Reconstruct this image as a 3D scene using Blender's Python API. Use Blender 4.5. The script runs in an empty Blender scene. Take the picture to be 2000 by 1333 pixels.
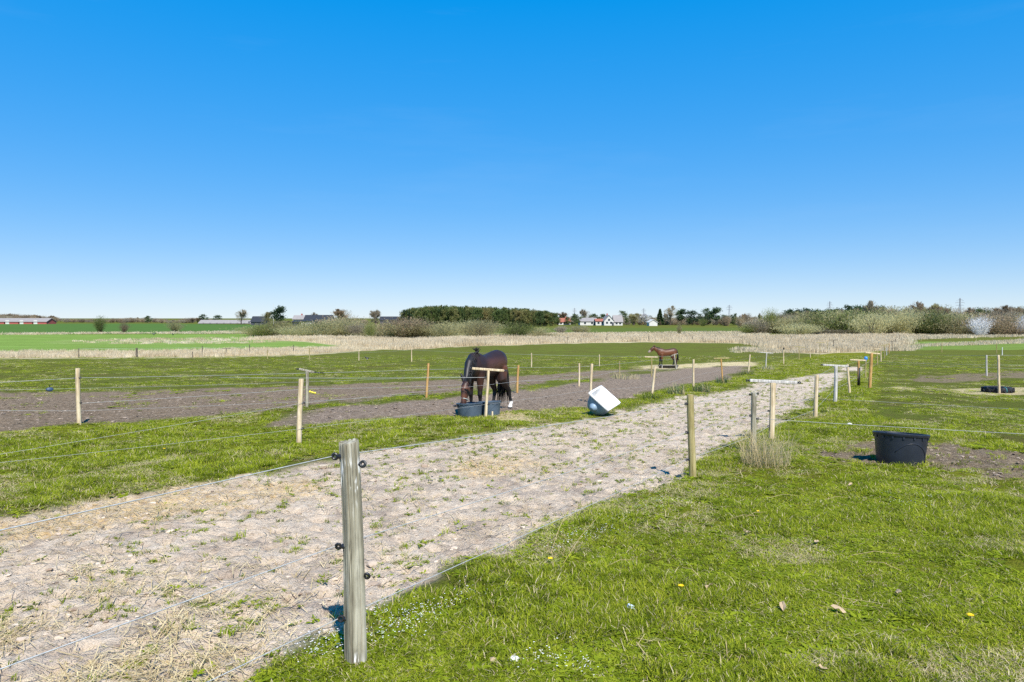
import bpy, bmesh, math, random
import numpy as np
from mathutils import Vector, Matrix, Euler
random.seed(7)
rng = np.random.default_rng(7)
R = math.radians
scene = bpy.context.scene
COL = scene.collection

# ------------------------------------------------------------------ camera, sky, sun, exposure
CAM_Z, F, CX, CY, PITCH = 1.92, 1400.0, 1000.0, 666.5, R(1.82)
cd = bpy.data.cameras.new('camera'); cam = bpy.data.objects.new('camera', cd); COL.objects.link(cam)
cam.location = (0, 0, CAM_Z); cam.rotation_euler = (R(90) - PITCH, 0, 0)
cd.sensor_width = 36; cd.lens = F / 2000 * 36; cd.clip_end = 30000; cd.clip_start = 0.05
scene.camera = cam
SUN_EL = R(50); SUN_AZ = (0.31, -0.95)            # towards the sun, on the ground: behind the camera, a little right
w = bpy.data.worlds.new('World'); scene.world = w; w.use_nodes = True
nt = w.node_tree; bg = nt.nodes['Background']
sky = nt.nodes.new('ShaderNodeTexSky'); sky.sky_type = 'NISHITA'; sky.sun_disc = False
sky.sun_elevation = SUN_EL; sky.sun_rotation = math.atan2(SUN_AZ[0], SUN_AZ[1])
sky.altitude = 0; sky.air_density = 1.0; sky.dust_density = 0.0; sky.ozone_density = 3.0
gm = nt.nodes.new('ShaderNodeGamma'); gm.inputs[1].default_value = 0.21; nt.links.new(sky.outputs[0], gm.inputs[0])
tn = nt.nodes.new('ShaderNodeMix'); tn.data_type = 'RGBA'; tn.blend_type = 'MULTIPLY'; tn.inputs[0].default_value = 1; tn.inputs[7].default_value = (0.855, 0.91, 1, 1); nt.links.new(gm.outputs[0], tn.inputs[6])
hs = nt.nodes.new('ShaderNodeHueSaturation'); hs.inputs['Hue'].default_value = 0.506; hs.inputs['Saturation'].default_value = 3.05; hs.inputs['Value'].default_value = 3.2
nt.links.new(tn.outputs[2], hs.inputs['Color'])
# a few wisps of thin cirrus all round the sky
tc = nt.nodes.new('ShaderNodeTexCoord'); mp = nt.nodes.new('ShaderNodeMapping'); mp.inputs['Rotation'].default_value = (0, R(28), 0); mp.inputs['Scale'].default_value = (1.2, 1.2, 9); nt.links.new(tc.outputs['Generated'], mp.inputs[0])
ns = nt.nodes.new('ShaderNodeTexNoise'); ns.inputs['Scale'].default_value = 2.2; ns.inputs['Detail'].default_value = 7; ns.inputs['Roughness'].default_value = 0.6; nt.links.new(mp.outputs[0], ns.inputs['Vector'])
rp = nt.nodes.new('ShaderNodeMapRange'); rp.inputs['From Min'].default_value = 0.56; rp.inputs['From Max'].default_value = 0.8; rp.inputs['To Max'].default_value = 0.03; nt.links.new(ns.outputs['Fac'], rp.inputs['Value'])
cm = nt.nodes.new('ShaderNodeMix'); cm.data_type = 'RGBA'; cm.inputs[7].default_value = (4.4, 4.7, 4.9, 1); nt.links.new(rp.outputs[0], cm.inputs[0]); nt.links.new(hs.outputs[0], cm.inputs[6])
nt.links.new(cm.outputs[2], bg.inputs[0]); bg.inputs[1].default_value = 0.13
sl = bpy.data.lights.new('sun', 'SUN'); sl.energy = 5.0; sl.angle = R(0.53); sl.color = (1, 0.95, 0.87)
sun = bpy.data.objects.new('sun', sl); COL.objects.link(sun); sun.location = (10, -30, 40)
_n = math.hypot(*SUN_AZ)
sun.rotation_euler = Vector((-SUN_AZ[0]/_n*math.cos(SUN_EL), -SUN_AZ[1]/_n*math.cos(SUN_EL), -math.sin(SUN_EL))).to_track_quat('-Z', 'Y').to_euler()
vs = scene.view_settings; vs.view_transform = 'Standard'; vs.look = 'None'; vs.exposure = 0.62; vs.gamma = 1
vs.use_curve_mapping = False
cy = scene.cycles; cy.max_bounces = 6; cy.diffuse_bounces = 3; cy.glossy_bounces = 3; cy.transmission_bounces = 4
cy.transparent_max_bounces = 6; cy.use_adaptive_sampling = True; cy.adaptive_threshold = 0.01; cy.use_denoising = False

# ------------------------------------------------------------------ numeric helpers: noise, terrain
def _hash(ix, iy, s):
    h = (ix.astype(np.int64)*374761393 + iy.astype(np.int64)*668265263 + s*974634777) & 0xffffffff
    h = ((h ^ (h >> 13))*1274126177) & 0xffffffff
    return ((h ^ (h >> 16)) & 0xffffff)/float(0xffffff)
def vnoise(x, y, s=0):
    ix = np.floor(x); iy = np.floor(y); fx = x-ix; fy = y-iy
    fx = fx*fx*(3-2*fx); fy = fy*fy*(3-2*fy)
    a = _hash(ix, iy, s); b = _hash(ix+1, iy, s); c = _hash(ix, iy+1, s); d = _hash(ix+1, iy+1, s)
    return (a*(1-fx)+b*fx)*(1-fy) + (c*(1-fx)+d*fx)*fy
def fbm(x, y, s=0, o=4):
    v = 0; a = 0.5
    for k in range(o):
        v = v + a*vnoise(x, y, s+k*17); x = x*2.03+3.1; y = y*2.03+7.7; a *= 0.5
    return v/(1-0.5**o)
def worley(x, y, s=0):
    ix = np.floor(x); iy = np.floor(y); f1 = np.full(x.shape, 9.0); f2 = f1.copy()
    for dx in (-1, 0, 1):
        for dy in (-1, 0, 1):
            jx = ix+dx; jy = iy+dy
            d = np.hypot(jx+_hash(jx, jy, s)-x, jy+_hash(jx, jy, s+5)-y)
            m = d < f1; f2 = np.where(m, f1, np.minimum(f2, d)); f1 = np.where(m, d, f1)
    return f1, f2
def sstep(a, b, v):
    t = np.clip((v-a)/(b-a), 0, 1); return t*t*(3-2*t)
_pd = np.array([-60, 0, 4, 10, 15, 20, 30, 55, 90, 130, 300, 600, 1500, 4000, 9000.])
_ph = np.array([1.80, 1.86, 1.92, 2.17, 2.31, 2.48, 2.82, 3.60, 4.55, 5.0, 5.0, 4.5, 4.2, 3.6, 3.0])
def profile(y):
    l = np.sign(y)*np.log1p(np.abs(y)); lp = np.sign(_pd)*np.log1p(np.abs(_pd))
    v = 0
    for o in (-0.12, -0.06, 0, 0.06, 0.12): v = v + np.interp(l+o, lp, _ph)
    return CAM_Z - v/5
def G(u, v):
    """pixel of the photograph (2000 wide) -> ground point, from the terrain profile"""
    u = np.atleast_1d(np.asarray(u, float)); v = np.atleast_1d(np.asarray(v, float))
    a = (u-CX)/F; b = -(v-CY)/F
    fy = math.cos(PITCH) + b*math.sin(PITCH); fz = -math.sin(PITCH) + b*math.cos(PITCH)
    lo = np.full(u.shape, math.log(0.8)); hi = np.full(u.shape, math.log(9000.))
    for _ in range(50):
        m = (lo+hi)/2; y = np.exp(m); z = CAM_Z + fz/fy*y
        up = z > profile(y); lo = np.where(up, m, lo); hi = np.where(up, hi, m)
    y = np.exp((lo+hi)/2)
    return np.stack([a/fy*y, y], -1)
def poly(pts):
    p = np.array(pts, float); return G(p[:, 0], p[:, 1])
def sdist(P, x, y):
    """signed distance to polygon, positive inside"""
    d = np.full(x.shape, 1e9); ins = np.zeros(x.shape, bool); n = len(P)
    for i in range(n):
        ax, ay = P[i]; bx, by = P[(i+1) % n]
        ex, ey = bx-ax, by-ay; L = ex*ex+ey*ey+1e-12
        t = np.clip(((x-ax)*ex+(y-ay)*ey)/L, 0, 1)
        d = np.minimum(d, np.hypot(x-ax-t*ex, y-ay-t*ey))
        c = ((ay > y) != (by > y)) & (x < ex*(y-ay)/(ey if abs(ey) > 1e-12 else 1e-12)+ax)
        ins ^= c
    return np.where(ins, d, -d)

# zones of the ground
Z_SAND = poly([(-900,1130),(-400,1075),(0,1003),(110,985),(200,968),(400,942),(600,902),(750,874),(900,853),(1030,834),(1130,824),(1200,810),(1290,780),(1400,766),(1500,747),(1590,731),(1640,722),(1690,712),
               (1690,719),(1645,744),(1580,787),(1500,833),(1440,862),(1400,884),(1290,938),(1200,974),(1100,1024),(950,1090),(850,1138),(720,1200),(620,1246),(540,1300),(440,1370),(200,1560),(-900,2100)])
Z_DIRT = poly([(505,838),(560,820),(600,803),(700,793),(850,780),(1000,766),(1100,752),(1200,738),(1280,728),(1340,719),(1455,713),(1462,722),(1420,741),(1350,752),(1280,764),(1200,783),(1130,797),(1010,807),(900,815),(760,815),(700,818),(600,832)])
Z_MUD = poly([(-700,765),(0,764),(300,762),(600,754),(850,745),(1000,735),(1150,724),(1300,713),(1300,722),(1230,729),(1150,741),(1010,757),(850,772),(700,785),(600,793),(500,806),(310,823),(150,831),(0,845),(-700,930)])
Z_LUSH = poly([(-700,925),(0,841),(150,829),(310,821),(500,804),(560,800),(520,835),(760,815),(900,814),(1010,806),(1130,796),(1200,782),(1280,763),(1350,751),(1420,740),(1462,721),(1540,703),(1640,684),(1720,684),(1712,700),(1640,722),(1500,747),(1290,780),(1130,824),(900,853),(600,902),(400,942),(0,1003),(-700,1130)])
Z_LAWN = poly([(200,1580),(440,1370),(720,1200),(950,1090),(1290,938),(1440,862),(1580,787),(1645,744),(1700,712),(1720,720),(1700,770),(1690,810),(1900,842),(2100,900),(3200,1150),(3200,2200),(300,2200)])
Z_TUBMUD = poly([(1590,890),(1640,872),(1720,862),(1840,868),(2000,885),(2300,910),(2300,985),(2000,948),(1880,922),(1800,915),(1700,902),(1630,900)])
Z_RMUD = poly([(1735,740),(1800,733),(2100,722),(2100,738),(1880,743),(1780,748)])
Z_RSTRAW = poly([(1750,757),(1900,757),(2150,757),(2150,772),(1940,771),(1860,764)])
Z_HAY1 = poly([(958,820),(990,808),(1045,812),(1030,822),(985,827)])
Z_HAY2 = poly([(1235,716),(1330,711),(1455,708),(1455,715),(1330,718),(1240,722)])
Z_YEL = poly([(-300,1060),(120,985),(330,950),(520,932),(640,930),(590,960),(420,990),(280,1030),(0,1040)])
Z_YEL2 = poly([(905,905),(1010,880),(1060,900),(960,928)])
Z_CROP = poly([(-900,660),(0,654),(480,653),(720,664),(735,670),(600,683),(300,690),(0,697),(-900,712)])
Z_DCROP = poly([(-1500,632.5),(300,632.5),(492,634.5),(560,640),(480,652),(0,653),(-1500,658)])
Z_FGREEN = poly([(1040,642),(1300,640.5),(1640,640),(1640,647),(1300,648),(1040,650)])
Z_RGREEN = poly([(1775,668),(2500,664),(2500,682),(1780,684)])
Z_DRY1 = poly([(70,668),(200,661),(330,660),(520,661),(640,668),(480,672),(250,674),(120,673)])
Z_DRY2 = poly([(-900,700),(0,690),(300,689),(480,684),(640,680),(740,668),(800,676),(720,686),(560,696),(400,700),(0,703),(-900,722)])
Z_REED = poly([(478,664),(560,661),(700,663),(800,666),(1080,654),(1500,658),(1775,654),(1772,676),(1690,688),(1600,692),(1530,687),(1450,671),(1250,669),(1080,672),(900,678),(790,684),(720,682),(600,668)])
def masks(x, y):
    sc = 0.12 + 0.012*y
    n = (fbm(x/(0.35+y*0.02), y/(0.35+y*0.02), 3, 4)-0.5)
    n2 = (fbm(x/1.7, y/1.7, 9, 3)-0.5)
    def m(P, a=1.0, wd=1.0):
        return sstep(-wd*sc, wd*sc, sdist(P, x, y) + n*a*sc*5 + n2*a*0.5)
    M = {}
    M['sand'] = m(Z_SAND, 0.8, 0.7); M['dirt'] = m(Z_DIRT, 0.8); M['mud'] = m(Z_MUD, 1.2, 2.0)
    M['lush'] = np.maximum(m(Z_LUSH, 0.7), m(Z_LAWN, 0.3))
    M['mud'] = np.maximum(M['mud'], np.maximum(m(Z_TUBMUD, 1.2)*0.95, m(Z_RMUD, 1.5, 1.5)*0.8))
    M['straw'] = np.maximum.reduce([m(Z_HAY1, 1.2), m(Z_HAY2, 1), m(Z_RSTRAW, 1.2)*0.8])
    M['yel'] = np.maximum(m(Z_YEL, 1.5, 2), m(Z_YEL2, 1.5, 2))*sstep(0.35, 0.6, fbm(x*3, y*3, 31, 3)+0.2)
    M['crop'] = np.maximum.reduce([m(Z_CROP, .4), m(Z_RGREEN, 1)*0.7]); M['dcrop'] = np.maximum(m(Z_DCROP, .2), m(Z_FGREEN, .5)*0.4)
    M['dry'] = np.maximum.reduce([m(Z_DRY1, 1.2, 2)*0.35, m(Z_DRY2, 0.8)*0.8, m(Z_REED, 0.6)])
    return M
def micro(x, y, M):
    near = sstep(60, 12, y)
    f1, f2 = worley(x/0.21+fbm(x*3, y*3, 40, 2), y/0.21, 50)
    g1, g2 = worley(x/0.075+2*fbm(x*7, y*7, 41, 2), y/0.075, 57)
    lump = (fbm(x*4, y*4, 60, 4)-0.5)*0.05 + (fbm(x*13, y*13, 64, 3)-0.5)*0.055 + np.minimum(f2-f1, 0.3)*0.045 + np.minimum(g2-g1, 0.35)*0.028*sstep(.35, .6, fbm(x*1.2, y*1.2, 44, 2))
    h1, h2 = worley(x/0.3+.6*fbm(x*2, y*2, 45, 2), y/0.3, 71); lump = lump - 0.035*sstep(.36, .16, h1) + 0.018*sstep(.2, .36, h1)*sstep(.55, .38, h1)
    s = M['sand']; md = np.maximum(M['mud'], M['dirt'])
    return near*(s*(lump-0.055) + md*(lump*1.2-0.03)*(1-s) + (1-s)*(1-md)*(fbm(x*1.3, y*1.3, 70, 3)-0.5)*0.07) + (fbm(x/9, y/9, 80, 2)-0.5)*0.12*sstep(6, 30, y)
def height(x, y):
    x = np.atleast_1d(np.asarray(x, float)); y = np.atleast_1d(np.asarray(y, float))
    return profile(y) + micro(x, y, masks(x, y))
def H1(x, y): return float(height(x, y)[0])
def at(u, v, dz=0.0):
    p = G(u, v)[0]; return Vector((p[0], p[1], H1(p[0], p[1]) + dz))
def px_at(u, v, d):
    """point at depth d that projects on pixel (u, v)"""
    a = (u-CX)/F; b = -(v-CY)/F
    fy = math.cos(PITCH)+b*math.sin(PITCH); fz = -math.sin(PITCH)+b*math.cos(PITCH)
    return Vector((a/fy*d, d, CAM_Z+fz/fy*d))

# ------------------------------------------------------------------ materials
class NT:
    def __init__(s, name):
        s.m = bpy.data.materials.new(name); s.m.use_nodes = True; s.t = s.m.node_tree
        s.b = s.t.nodes['Principled BSDF']; s.out = s.t.nodes['Material Output']
    def n(s, typ, **kw):
        o = s.t.nodes.new(typ)
        for k, v in kw.items(): setattr(o, k, v)
        return o
    def l(s, a, b): s.t.links.new(a, b)
    def coord(s, which='Object', scale=(1, 1, 1)):
        c = s.n('ShaderNodeTexCoord'); mp = s.n('ShaderNodeMapping'); mp.inputs['Scale'].default_value = scale
        s.l(c.outputs[which], mp.inputs[0]); return mp.outputs[0]
    def pos(s, scale=(1, 1, 1)):
        c = s.n('ShaderNodeNewGeometry'); mp = s.n('ShaderNodeMapping'); mp.inputs['Scale'].default_value = scale
        s.l(c.outputs['Position'], mp.inputs[0]); return mp.outputs[0]
    def noise(s, vec, scale, detail=4, rough=0.55):
        o = s.n('ShaderNodeTexNoise'); o.inputs['Scale'].default_value = scale; o.inputs['Detail'].default_value = detail
        o.inputs['Roughness'].default_value = rough; s.l(vec, o.inputs['Vector']); return o.outputs['Fac']
    def ramp(s, fac, stops):
        o = s.n('ShaderNodeValToRGB'); e = o.color_ramp.elements
        while len(e) < len(stops): e.new(0.5)
        for k, (p, c) in enumerate(stops): e[k].position = p; e[k].color = (*c, 1) if len(c) == 3 else c
        s.l(fac, o.inputs[0]); return o.outputs[0]
    def mix(s, fac, a, b, typ='MIX'):
        o = s.n('ShaderNodeMix', data_type='RGBA', blend_type=typ)
        for sock, v in ((o.inputs[0], fac), (o.inputs[6], a), (o.inputs[7], b)):
            if hasattr(v, 'is_output'): s.l(v, sock)
            elif isinstance(v, (int, float)): sock.default_value = v
            else: sock.default_value = (*v, 1)
        return o.outputs[2]
    def math(s, op, a, b=0.0, clamp=False):
        o = s.n('ShaderNodeMath', operation=op, use_clamp=clamp)
        for sock, v in ((o.inputs[0], a), (o.inputs[1], b)):
            if hasattr(v, 'is_output'): s.l(v, sock)
            else: sock.default_value = v
        return o.outputs[0]
    def bump(s, h, strength=0.5, dist=0.02):
        o = s.n('ShaderNodeBump'); o.inputs['Strength'].default_value = strength; o.inputs['Distance'].default_value = dist
        s.l(h, o.inputs['Height']); s.l(o.outputs[0], s.b.inputs['Normal'])
    def col(s, c):
        if hasattr(c, 'is_output'): s.l(c, s.b.inputs['Base Color'])
        else: s.b.inputs['Base Color'].default_value = (*c, 1)
    def set(s, rough=0.8, spec=0.3, metal=0.0):
        s.b.inputs['Roughness'].default_value = rough; s.b.inputs['Specular IOR Level'].default_value = spec; s.b.inputs['Metallic'].default_value = metal
        return s.m
def plain(name, c, rough=0.7, spec=0.3, var=0.25, scale=6.0, metal=0.0, bump=0.0):
    k = NT(name); v = k.coord('Object'); f = k.noise(v, scale, 5)
    d = tuple(x*(1-var) for x in c); e = tuple(min(1, x*(1+var)) for x in c)
    k.col(k.ramp(f, [(0.3, d), (0.7, e)]))
    if bump: k.bump(k.noise(v, scale*4, 4), bump, 0.01)
    return k.set(rough, spec, metal)
def wood(name, dark, mid, light, chips=None):
    k = NT(name); v = k.coord('Object', (26, 26, 1.6)); f = k.noise(v, 1.0, 6, 0.6)
    g = k.noise(k.coord('Object', (9, 9, 5)), 1.0, 5, 0.7)
    cr = k.noise(k.coord('Object', (60, 60, 2.2)), 1.0, 3, 0.7)
    c = k.ramp(f, [(0.36, dark), (0.48, mid), (0.62, light)])
    c = k.mix(k.ramp(g, [(0.45, (0, 0, 0)), (0.7, (0.55, 0.55, 0.55))]), c, dark)
    c = k.mix(k.ramp(cr, [(0.33, (0.85, 0.85, 0.85)), (0.41, (0, 0, 0))]), c, tuple(x*0.35 for x in dark))
    if chips:
        h = k.noise(k.coord('Object', (30, 30, 5)), 1.0, 3)
        z = k.noise(k.coord('Object', (3, 3, 2.2)), 1.0, 2)
        c = k.mix(k.math('MULTIPLY', k.ramp(h, [(0.56, (0, 0, 0)), (0.6, (1, 1, 1))]), k.ramp(z, [(0.5, (0, 0, 0)), (0.58, (1, 1, 1))])), c, chips)
    k.col(c); k.bump(k.math('ADD', f, k.math('MULTIPLY', cr, 0.8)), 0.9, 0.008); return k.set(0.9, 0.1)
def leafy(name, a, b, c, trans=0.35, scale=0.6, rough=0.6, spec=0.25):
    """foliage: colour drifts over the ground and from piece to piece"""
    k = NT(name); f = k.noise(k.pos(), scale, 4, 0.6); oi = k.n('ShaderNodeObjectInfo')
    g = k.noise(k.pos(), scale*14, 2)
    mixv = k.math('ADD', k.math('MULTIPLY', f, 0.45), k.math('ADD', k.math('MULTIPLY', oi.outputs['Random'], 0.32), k.math('MULTIPLY', g, 0.23)))
    c0 = k.ramp(mixv, [(0.3, a), (0.5, b), (0.72, c)])
    k.col(c0); m = k.set(rough, spec)
    tr = k.n('ShaderNodeBsdfTranslucent'); k.l(c0, tr.inputs[0]); mx = k.n('ShaderNodeMixShader'); mx.inputs[0].default_value = trans
    k.l(k.b.outputs[0], mx.inputs[1]); k.l(tr.outputs[0], mx.inputs[2]); k.l(mx.outputs[0], k.out.inputs[0])
    return m
def ground_material():
    k = NT('ground_cover'); p = k.pos()
    a1 = k.n('ShaderNodeAttribute', attribute_name='m1'); a2 = k.n('ShaderNodeAttribute', attribute_name='m2'); a3 = k.n('ShaderNodeAttribute', attribute_name='m3')
    s1 = k.n('ShaderNodeSeparateColor'); k.l(a1.outputs['Color'], s1.inputs[0])
    s2 = k.n('ShaderNodeSeparateColor'); k.l(a2.outputs['Color'], s2.inputs[0])
    s3 = k.n('ShaderNodeSeparateColor'); k.l(a3.outputs['Color'], s3.inputs[0])
    sand, dirt, mud = s1.outputs; lush, crop, dcrop = s2.outputs; dry, straw, yel = s3.outputs
    big = k.noise(p, 0.25, 6, 0.7); med = k.noise(p, 1.6, 6, 0.75); fine = k.noise(p, 9, 5, 0.7); grit = k.noise(p, 60, 3, 0.7); far = k.noise(k.pos((0.05, 0.22, 1)), 1, 5, 0.65)
    pad = k.ramp(k.math('ADD', k.math('MULTIPLY', big, 0.5), k.math('MULTIPLY', med, 0.5)), [(0.34, (0.14, 0.105, 0.06)), (0.43, (0.1, 0.105, 0.022)), (0.52, (0.105, 0.145, 0.018)), (0.62, (0.135, 0.185, 0.022)), (0.72, (0.22, 0.21, 0.08))])
    pad = k.mix(k.ramp(fine, [(0.35, (0.75, 0.75, 0.75)), (0.7, (0, 0, 0))]), pad, (0.1, 0.09, 0.035))
    lu = k.ramp(k.math('ADD', k.math('MULTIPLY', med, 0.45), k.math('MULTIPLY', fine, 0.55)), [(0.37, (0.11, 0.08, 0.04)), (0.45, (0.13, 0.13, 0.018)), (0.6, (0.185, 0.215, 0.018)), (0.72, (0.28, 0.25, 0.055))])
    c = k.mix(lush, pad, lu)
    md = k.ramp(k.math('ADD', k.math('MULTIPLY', fine, 0.6), k.math('MULTIPLY', grit, 0.4)), [(0.36, (0.115, 0.085, 0.057)), (0.52, (0.215, 0.163, 0.115)), (0.66, (0.35, 0.275, 0.205))])
    mk = k.math('MULTIPLY', mud, k.ramp(k.math('ADD', k.math('MULTIPLY', med, 0.6), k.math('MULTIPLY', mud, 0.45)), [(0.45, (0, 0, 0)), (0.62, (1, 1, 1))]))
    c = k.mix(mk, c, md)
    dt = k.ramp(k.math('ADD', k.math('MULTIPLY', fine, 0.6), k.math('MULTIPLY', grit, 0.4)), [(0.36, (0.13, 0.098, 0.07)), (0.52, (0.24, 0.185, 0.14)), (0.66, (0.4, 0.32, 0.25))])
    c = k.mix(dirt, c, dt)
    sd = k.ramp(k.math('ADD', k.math('MULTIPLY', fine, 0.5), k.math('ADD', k.math('MULTIPLY', grit, 0.25), k.math('MULTIPLY', med, 0.25))), [(0.36, (0.24, 0.175, 0.12)), (0.45, (0.5, 0.4, 0.3)), (0.58, (0.64, 0.53, 0.41)), (0.7, (0.75, 0.645, 0.525))])
    sd = k.mix(k.ramp(k.noise(p, 2.3, 3, .5), [(0.52, (0, 0, 0)), (0.68, (0.6, 0.6, 0.6))]), sd, (0.3, 0.235, 0.19))
    sd = k.mix(k.math('MULTIPLY', yel, k.ramp(k.noise(p, 22, 4, .7), [(0.38, (0, 0, 0)), (0.56, (1, 1, 1))])), sd, k.ramp(fine, [(0.35, (0.46, 0.31, 0.15)), (0.65, (0.7, 0.53, 0.3))]))
    c = k.mix(sand, c, sd)
    c = k.mix(k.math('MULTIPLY', crop, k.ramp(far, [(0.3, (0.75, 0.75, 0.75)), (0.6, (1, 1, 1))])), c, k.ramp(far, [(0.3, (0.135, 0.205, 0.045)), (0.7, (0.18, 0.28, 0.065))]))
    c = k.mix(dcrop, c, k.ramp(far, [(0.3, (0.06, 0.115, 0.03)), (0.7, (0.08, 0.15, 0.04))]))
    dr = k.ramp(k.math('ADD', k.math('MULTIPLY', far, 0.6), k.math('MULTIPLY', med, 0.4)), [(0.35, (0.3, 0.25, 0.13)), (0.65, (0.52, 0.45, 0.3))])
    c = k.mix(k.math('MULTIPLY', dry, k.ramp(k.math('ADD', k.math('MULTIPLY', med, 0.5), k.math('MULTIPLY', dry, 0.5)), [(0.35, (0, 0, 0)), (0.6, (1, 1, 1))])), c, dr)
    c = k.mix(k.math('MULTIPLY', straw, k.ramp(fine, [(0.3, (0.3, 0.3, 0.3)), (0.55, (1, 1, 1))])), c, (0.58, 0.47, 0.27))
    k.col(c)
    k.bump(k.math('ADD', k.math('MULTIPLY', fine, 0.6), k.math('MULTIPLY', grit, 0.4)), 1.0, 0.08)
    return k.set(1.0, 0.0)
M_GROUND = ground_material()
M_POST_GREY = wood('weathered_post_wood', (0.135, 0.118, 0.085), (0.265, 0.245, 0.18), (0.42, 0.395, 0.31), (0.72, 0.71, 0.68))
M_POST_PALE = wood('pale_post_wood', (0.36, 0.27, 0.16), (0.55, 0.44, 0.28), (0.68, 0.58, 0.41))
M_POST_GREEN = wood('greenish_post_wood', (0.2, 0.16, 0.06), (0.32, 0.27, 0.12), (0.42, 0.36, 0.18))
M_POST_ORANGE = wood('orange_post_wood', (0.26, 0.14, 0.05), (0.42, 0.25, 0.09), (0.55, 0.36, 0.15))
M_POST_DARK = wood('dark_post_wood', (0.06, 0.05, 0.04), (0.1, 0.085, 0.065), (0.16, 0.14, 0.11))
M_POST_SILVER = wood('silver_post_wood', (0.3, 0.28, 0.26), (0.46, 0.44, 0.41), (0.6, 0.57, 0.52))
M_BLACK = plain('black_plastic', (0.014, 0.014, 0.016), 0.35, 0.5, 0.2)
M_SLEEVE = plain('black_rubber_sleeve', (0.02, 0.02, 0.022), 0.6, 0.3, 0.2)
M_ROPE = plain('white_rope', (0.36, 0.37, 0.37), 0.6, 0.3, 0.25, 40)
M_TUB_DARK = plain('dark_tub_plastic', (0.016, 0.02, 0.03), 0.42, 0.45, 0.3, 5)
M_TUB_BLUE = plain('blue_grey_tub_plastic', (0.06, 0.085, 0.115), 0.5, 0.4, 0.25, 5)
M_TUB_INNER = plain('tub_inner_plastic', (0.01, 0.012, 0.016), 0.6, 0.3, 0.2)
M_WHITE = plain('white_enamel', (0.66, 0.66, 0.65), 0.25, 0.5, 0.05, 3)
_k = NT('stained_enamel'); _v = _k.coord('Object'); _k.col(_k.mix(_k.ramp(_k.noise(_v, 4, 6, .7), [(0.5, (0, 0, 0)), (0.72, (0.7, 0.7, 0.7))]), (0.68, 0.68, 0.67), (0.42, 0.36, 0.28))); M_TUBWHITE = _k.set(0.3, 0.5)
M_SHELL = plain('blue_grey_shell', (0.2, 0.29, 0.38), 0.45, 0.4, 0.2, 6)
M_TYRE = plain('tyre_rubber', (0.022, 0.022, 0.024), 0.75, 0.3, 0.35, 14, bump=0.3)
M_TURQ = plain('turquoise_rope', (0.08, 0.33, 0.33), 0.6, 0.3, 0.1)
M_BLUE = plain('blue_plastic', (0.02, 0.2, 0.55), 0.35, 0.5, 0.1)
M_YELLOW = plain('yellow_plastic', (0.75, 0.6, 0.05), 0.4, 0.4, 0.1)
M_STONE = plain('pale_stone', (0.62, 0.6, 0.56), 0.85, 0.2, 0.15, 30, bump=0.4)
M_GRASS = leafy('grass_blades', (0.095, 0.122, 0.012), (0.235, 0.3, 0.016), (0.42, 0.44, 0.045), 0.42, 1.1, 0.8, 0.05)
M_GRASS_DRY = leafy('dry_grass_blades', (0.36, 0.28, 0.13), (0.52, 0.43, 0.24), (0.66, 0.57, 0.36), 0.35, 1.5)
M_WEED = leafy('weed_leaves', (0.12, 0.16, 0.014), (0.22, 0.29, 0.016), (0.36, 0.4, 0.03), 0.4, 2.0, 0.8, 0.06)
M_TUSS = leafy('grey_green_blades', (0.07, 0.11, 0.04), (0.13, 0.18, 0.08), (0.24, 0.28, 0.16), 0.3, 2)
M_STRAW = leafy('straw_stems', (0.36, 0.26, 0.12), (0.56, 0.44, 0.23), (0.7, 0.58, 0.34), 0.2, 3)
M_REED = leafy('reed_stems', (0.42, 0.33, 0.2), (0.58, 0.48, 0.32), (0.7, 0.61, 0.45), 0.25, 0.08)
M_WILLOW = leafy('willow_twigs', (0.26, 0.225, 0.11), (0.42, 0.385, 0.185), (0.57, 0.53, 0.27), 0.5, 0.05)
M_BROWNTWIG = leafy('brown_twigs', (0.16, 0.12, 0.075), (0.28, 0.21, 0.13), (0.4, 0.31, 0.19), 0.3, 0.1)
M_GREYTWIG = leafy('grey_twigs', (0.2, 0.165, 0.115), (0.31, 0.265, 0.185), (0.42, 0.37, 0.26), 0.3, 0.1)
M_CONIF = leafy('conifer_needles', (0.025, 0.045, 0.02), (0.05, 0.085, 0.03), (0.1, 0.135, 0.04), 0.2, 0.06)
M_CONIF_B = leafy('conifer_wood_needles', (0.035, 0.06, 0.018), (0.08, 0.115, 0.03), (0.2, 0.165, 0.06), 0.2, 0.05)
M_GREENLEAF = leafy('fresh_green_leaves', (0.08, 0.1, 0.03), (0.14, 0.17, 0.045), (0.24, 0.26, 0.07), 0.3, 0.1)
M_BLOSSOM = leafy('white_blossom', (0.62, 0.6, 0.57), (0.78, 0.77, 0.75), (0.88, 0.87, 0.86), 0.4, 0.5)
M_BARK = plain('bark', (0.1, 0.08, 0.065), 0.9, 0.1, 0.3, 3)
M_PETAL = plain('dandelion_petals', (0.8, 0.55, 0.02), 0.6, 0.2, 0.1)
M_WFLOWER = plain('tiny_white_petals', (0.75, 0.75, 0.8), 0.6, 0.2, 0.05)
M_DEADLEAF = plain('dead_leaf', (0.42, 0.31, 0.19), 0.8, 0.2, 0.25, 20)

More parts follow.
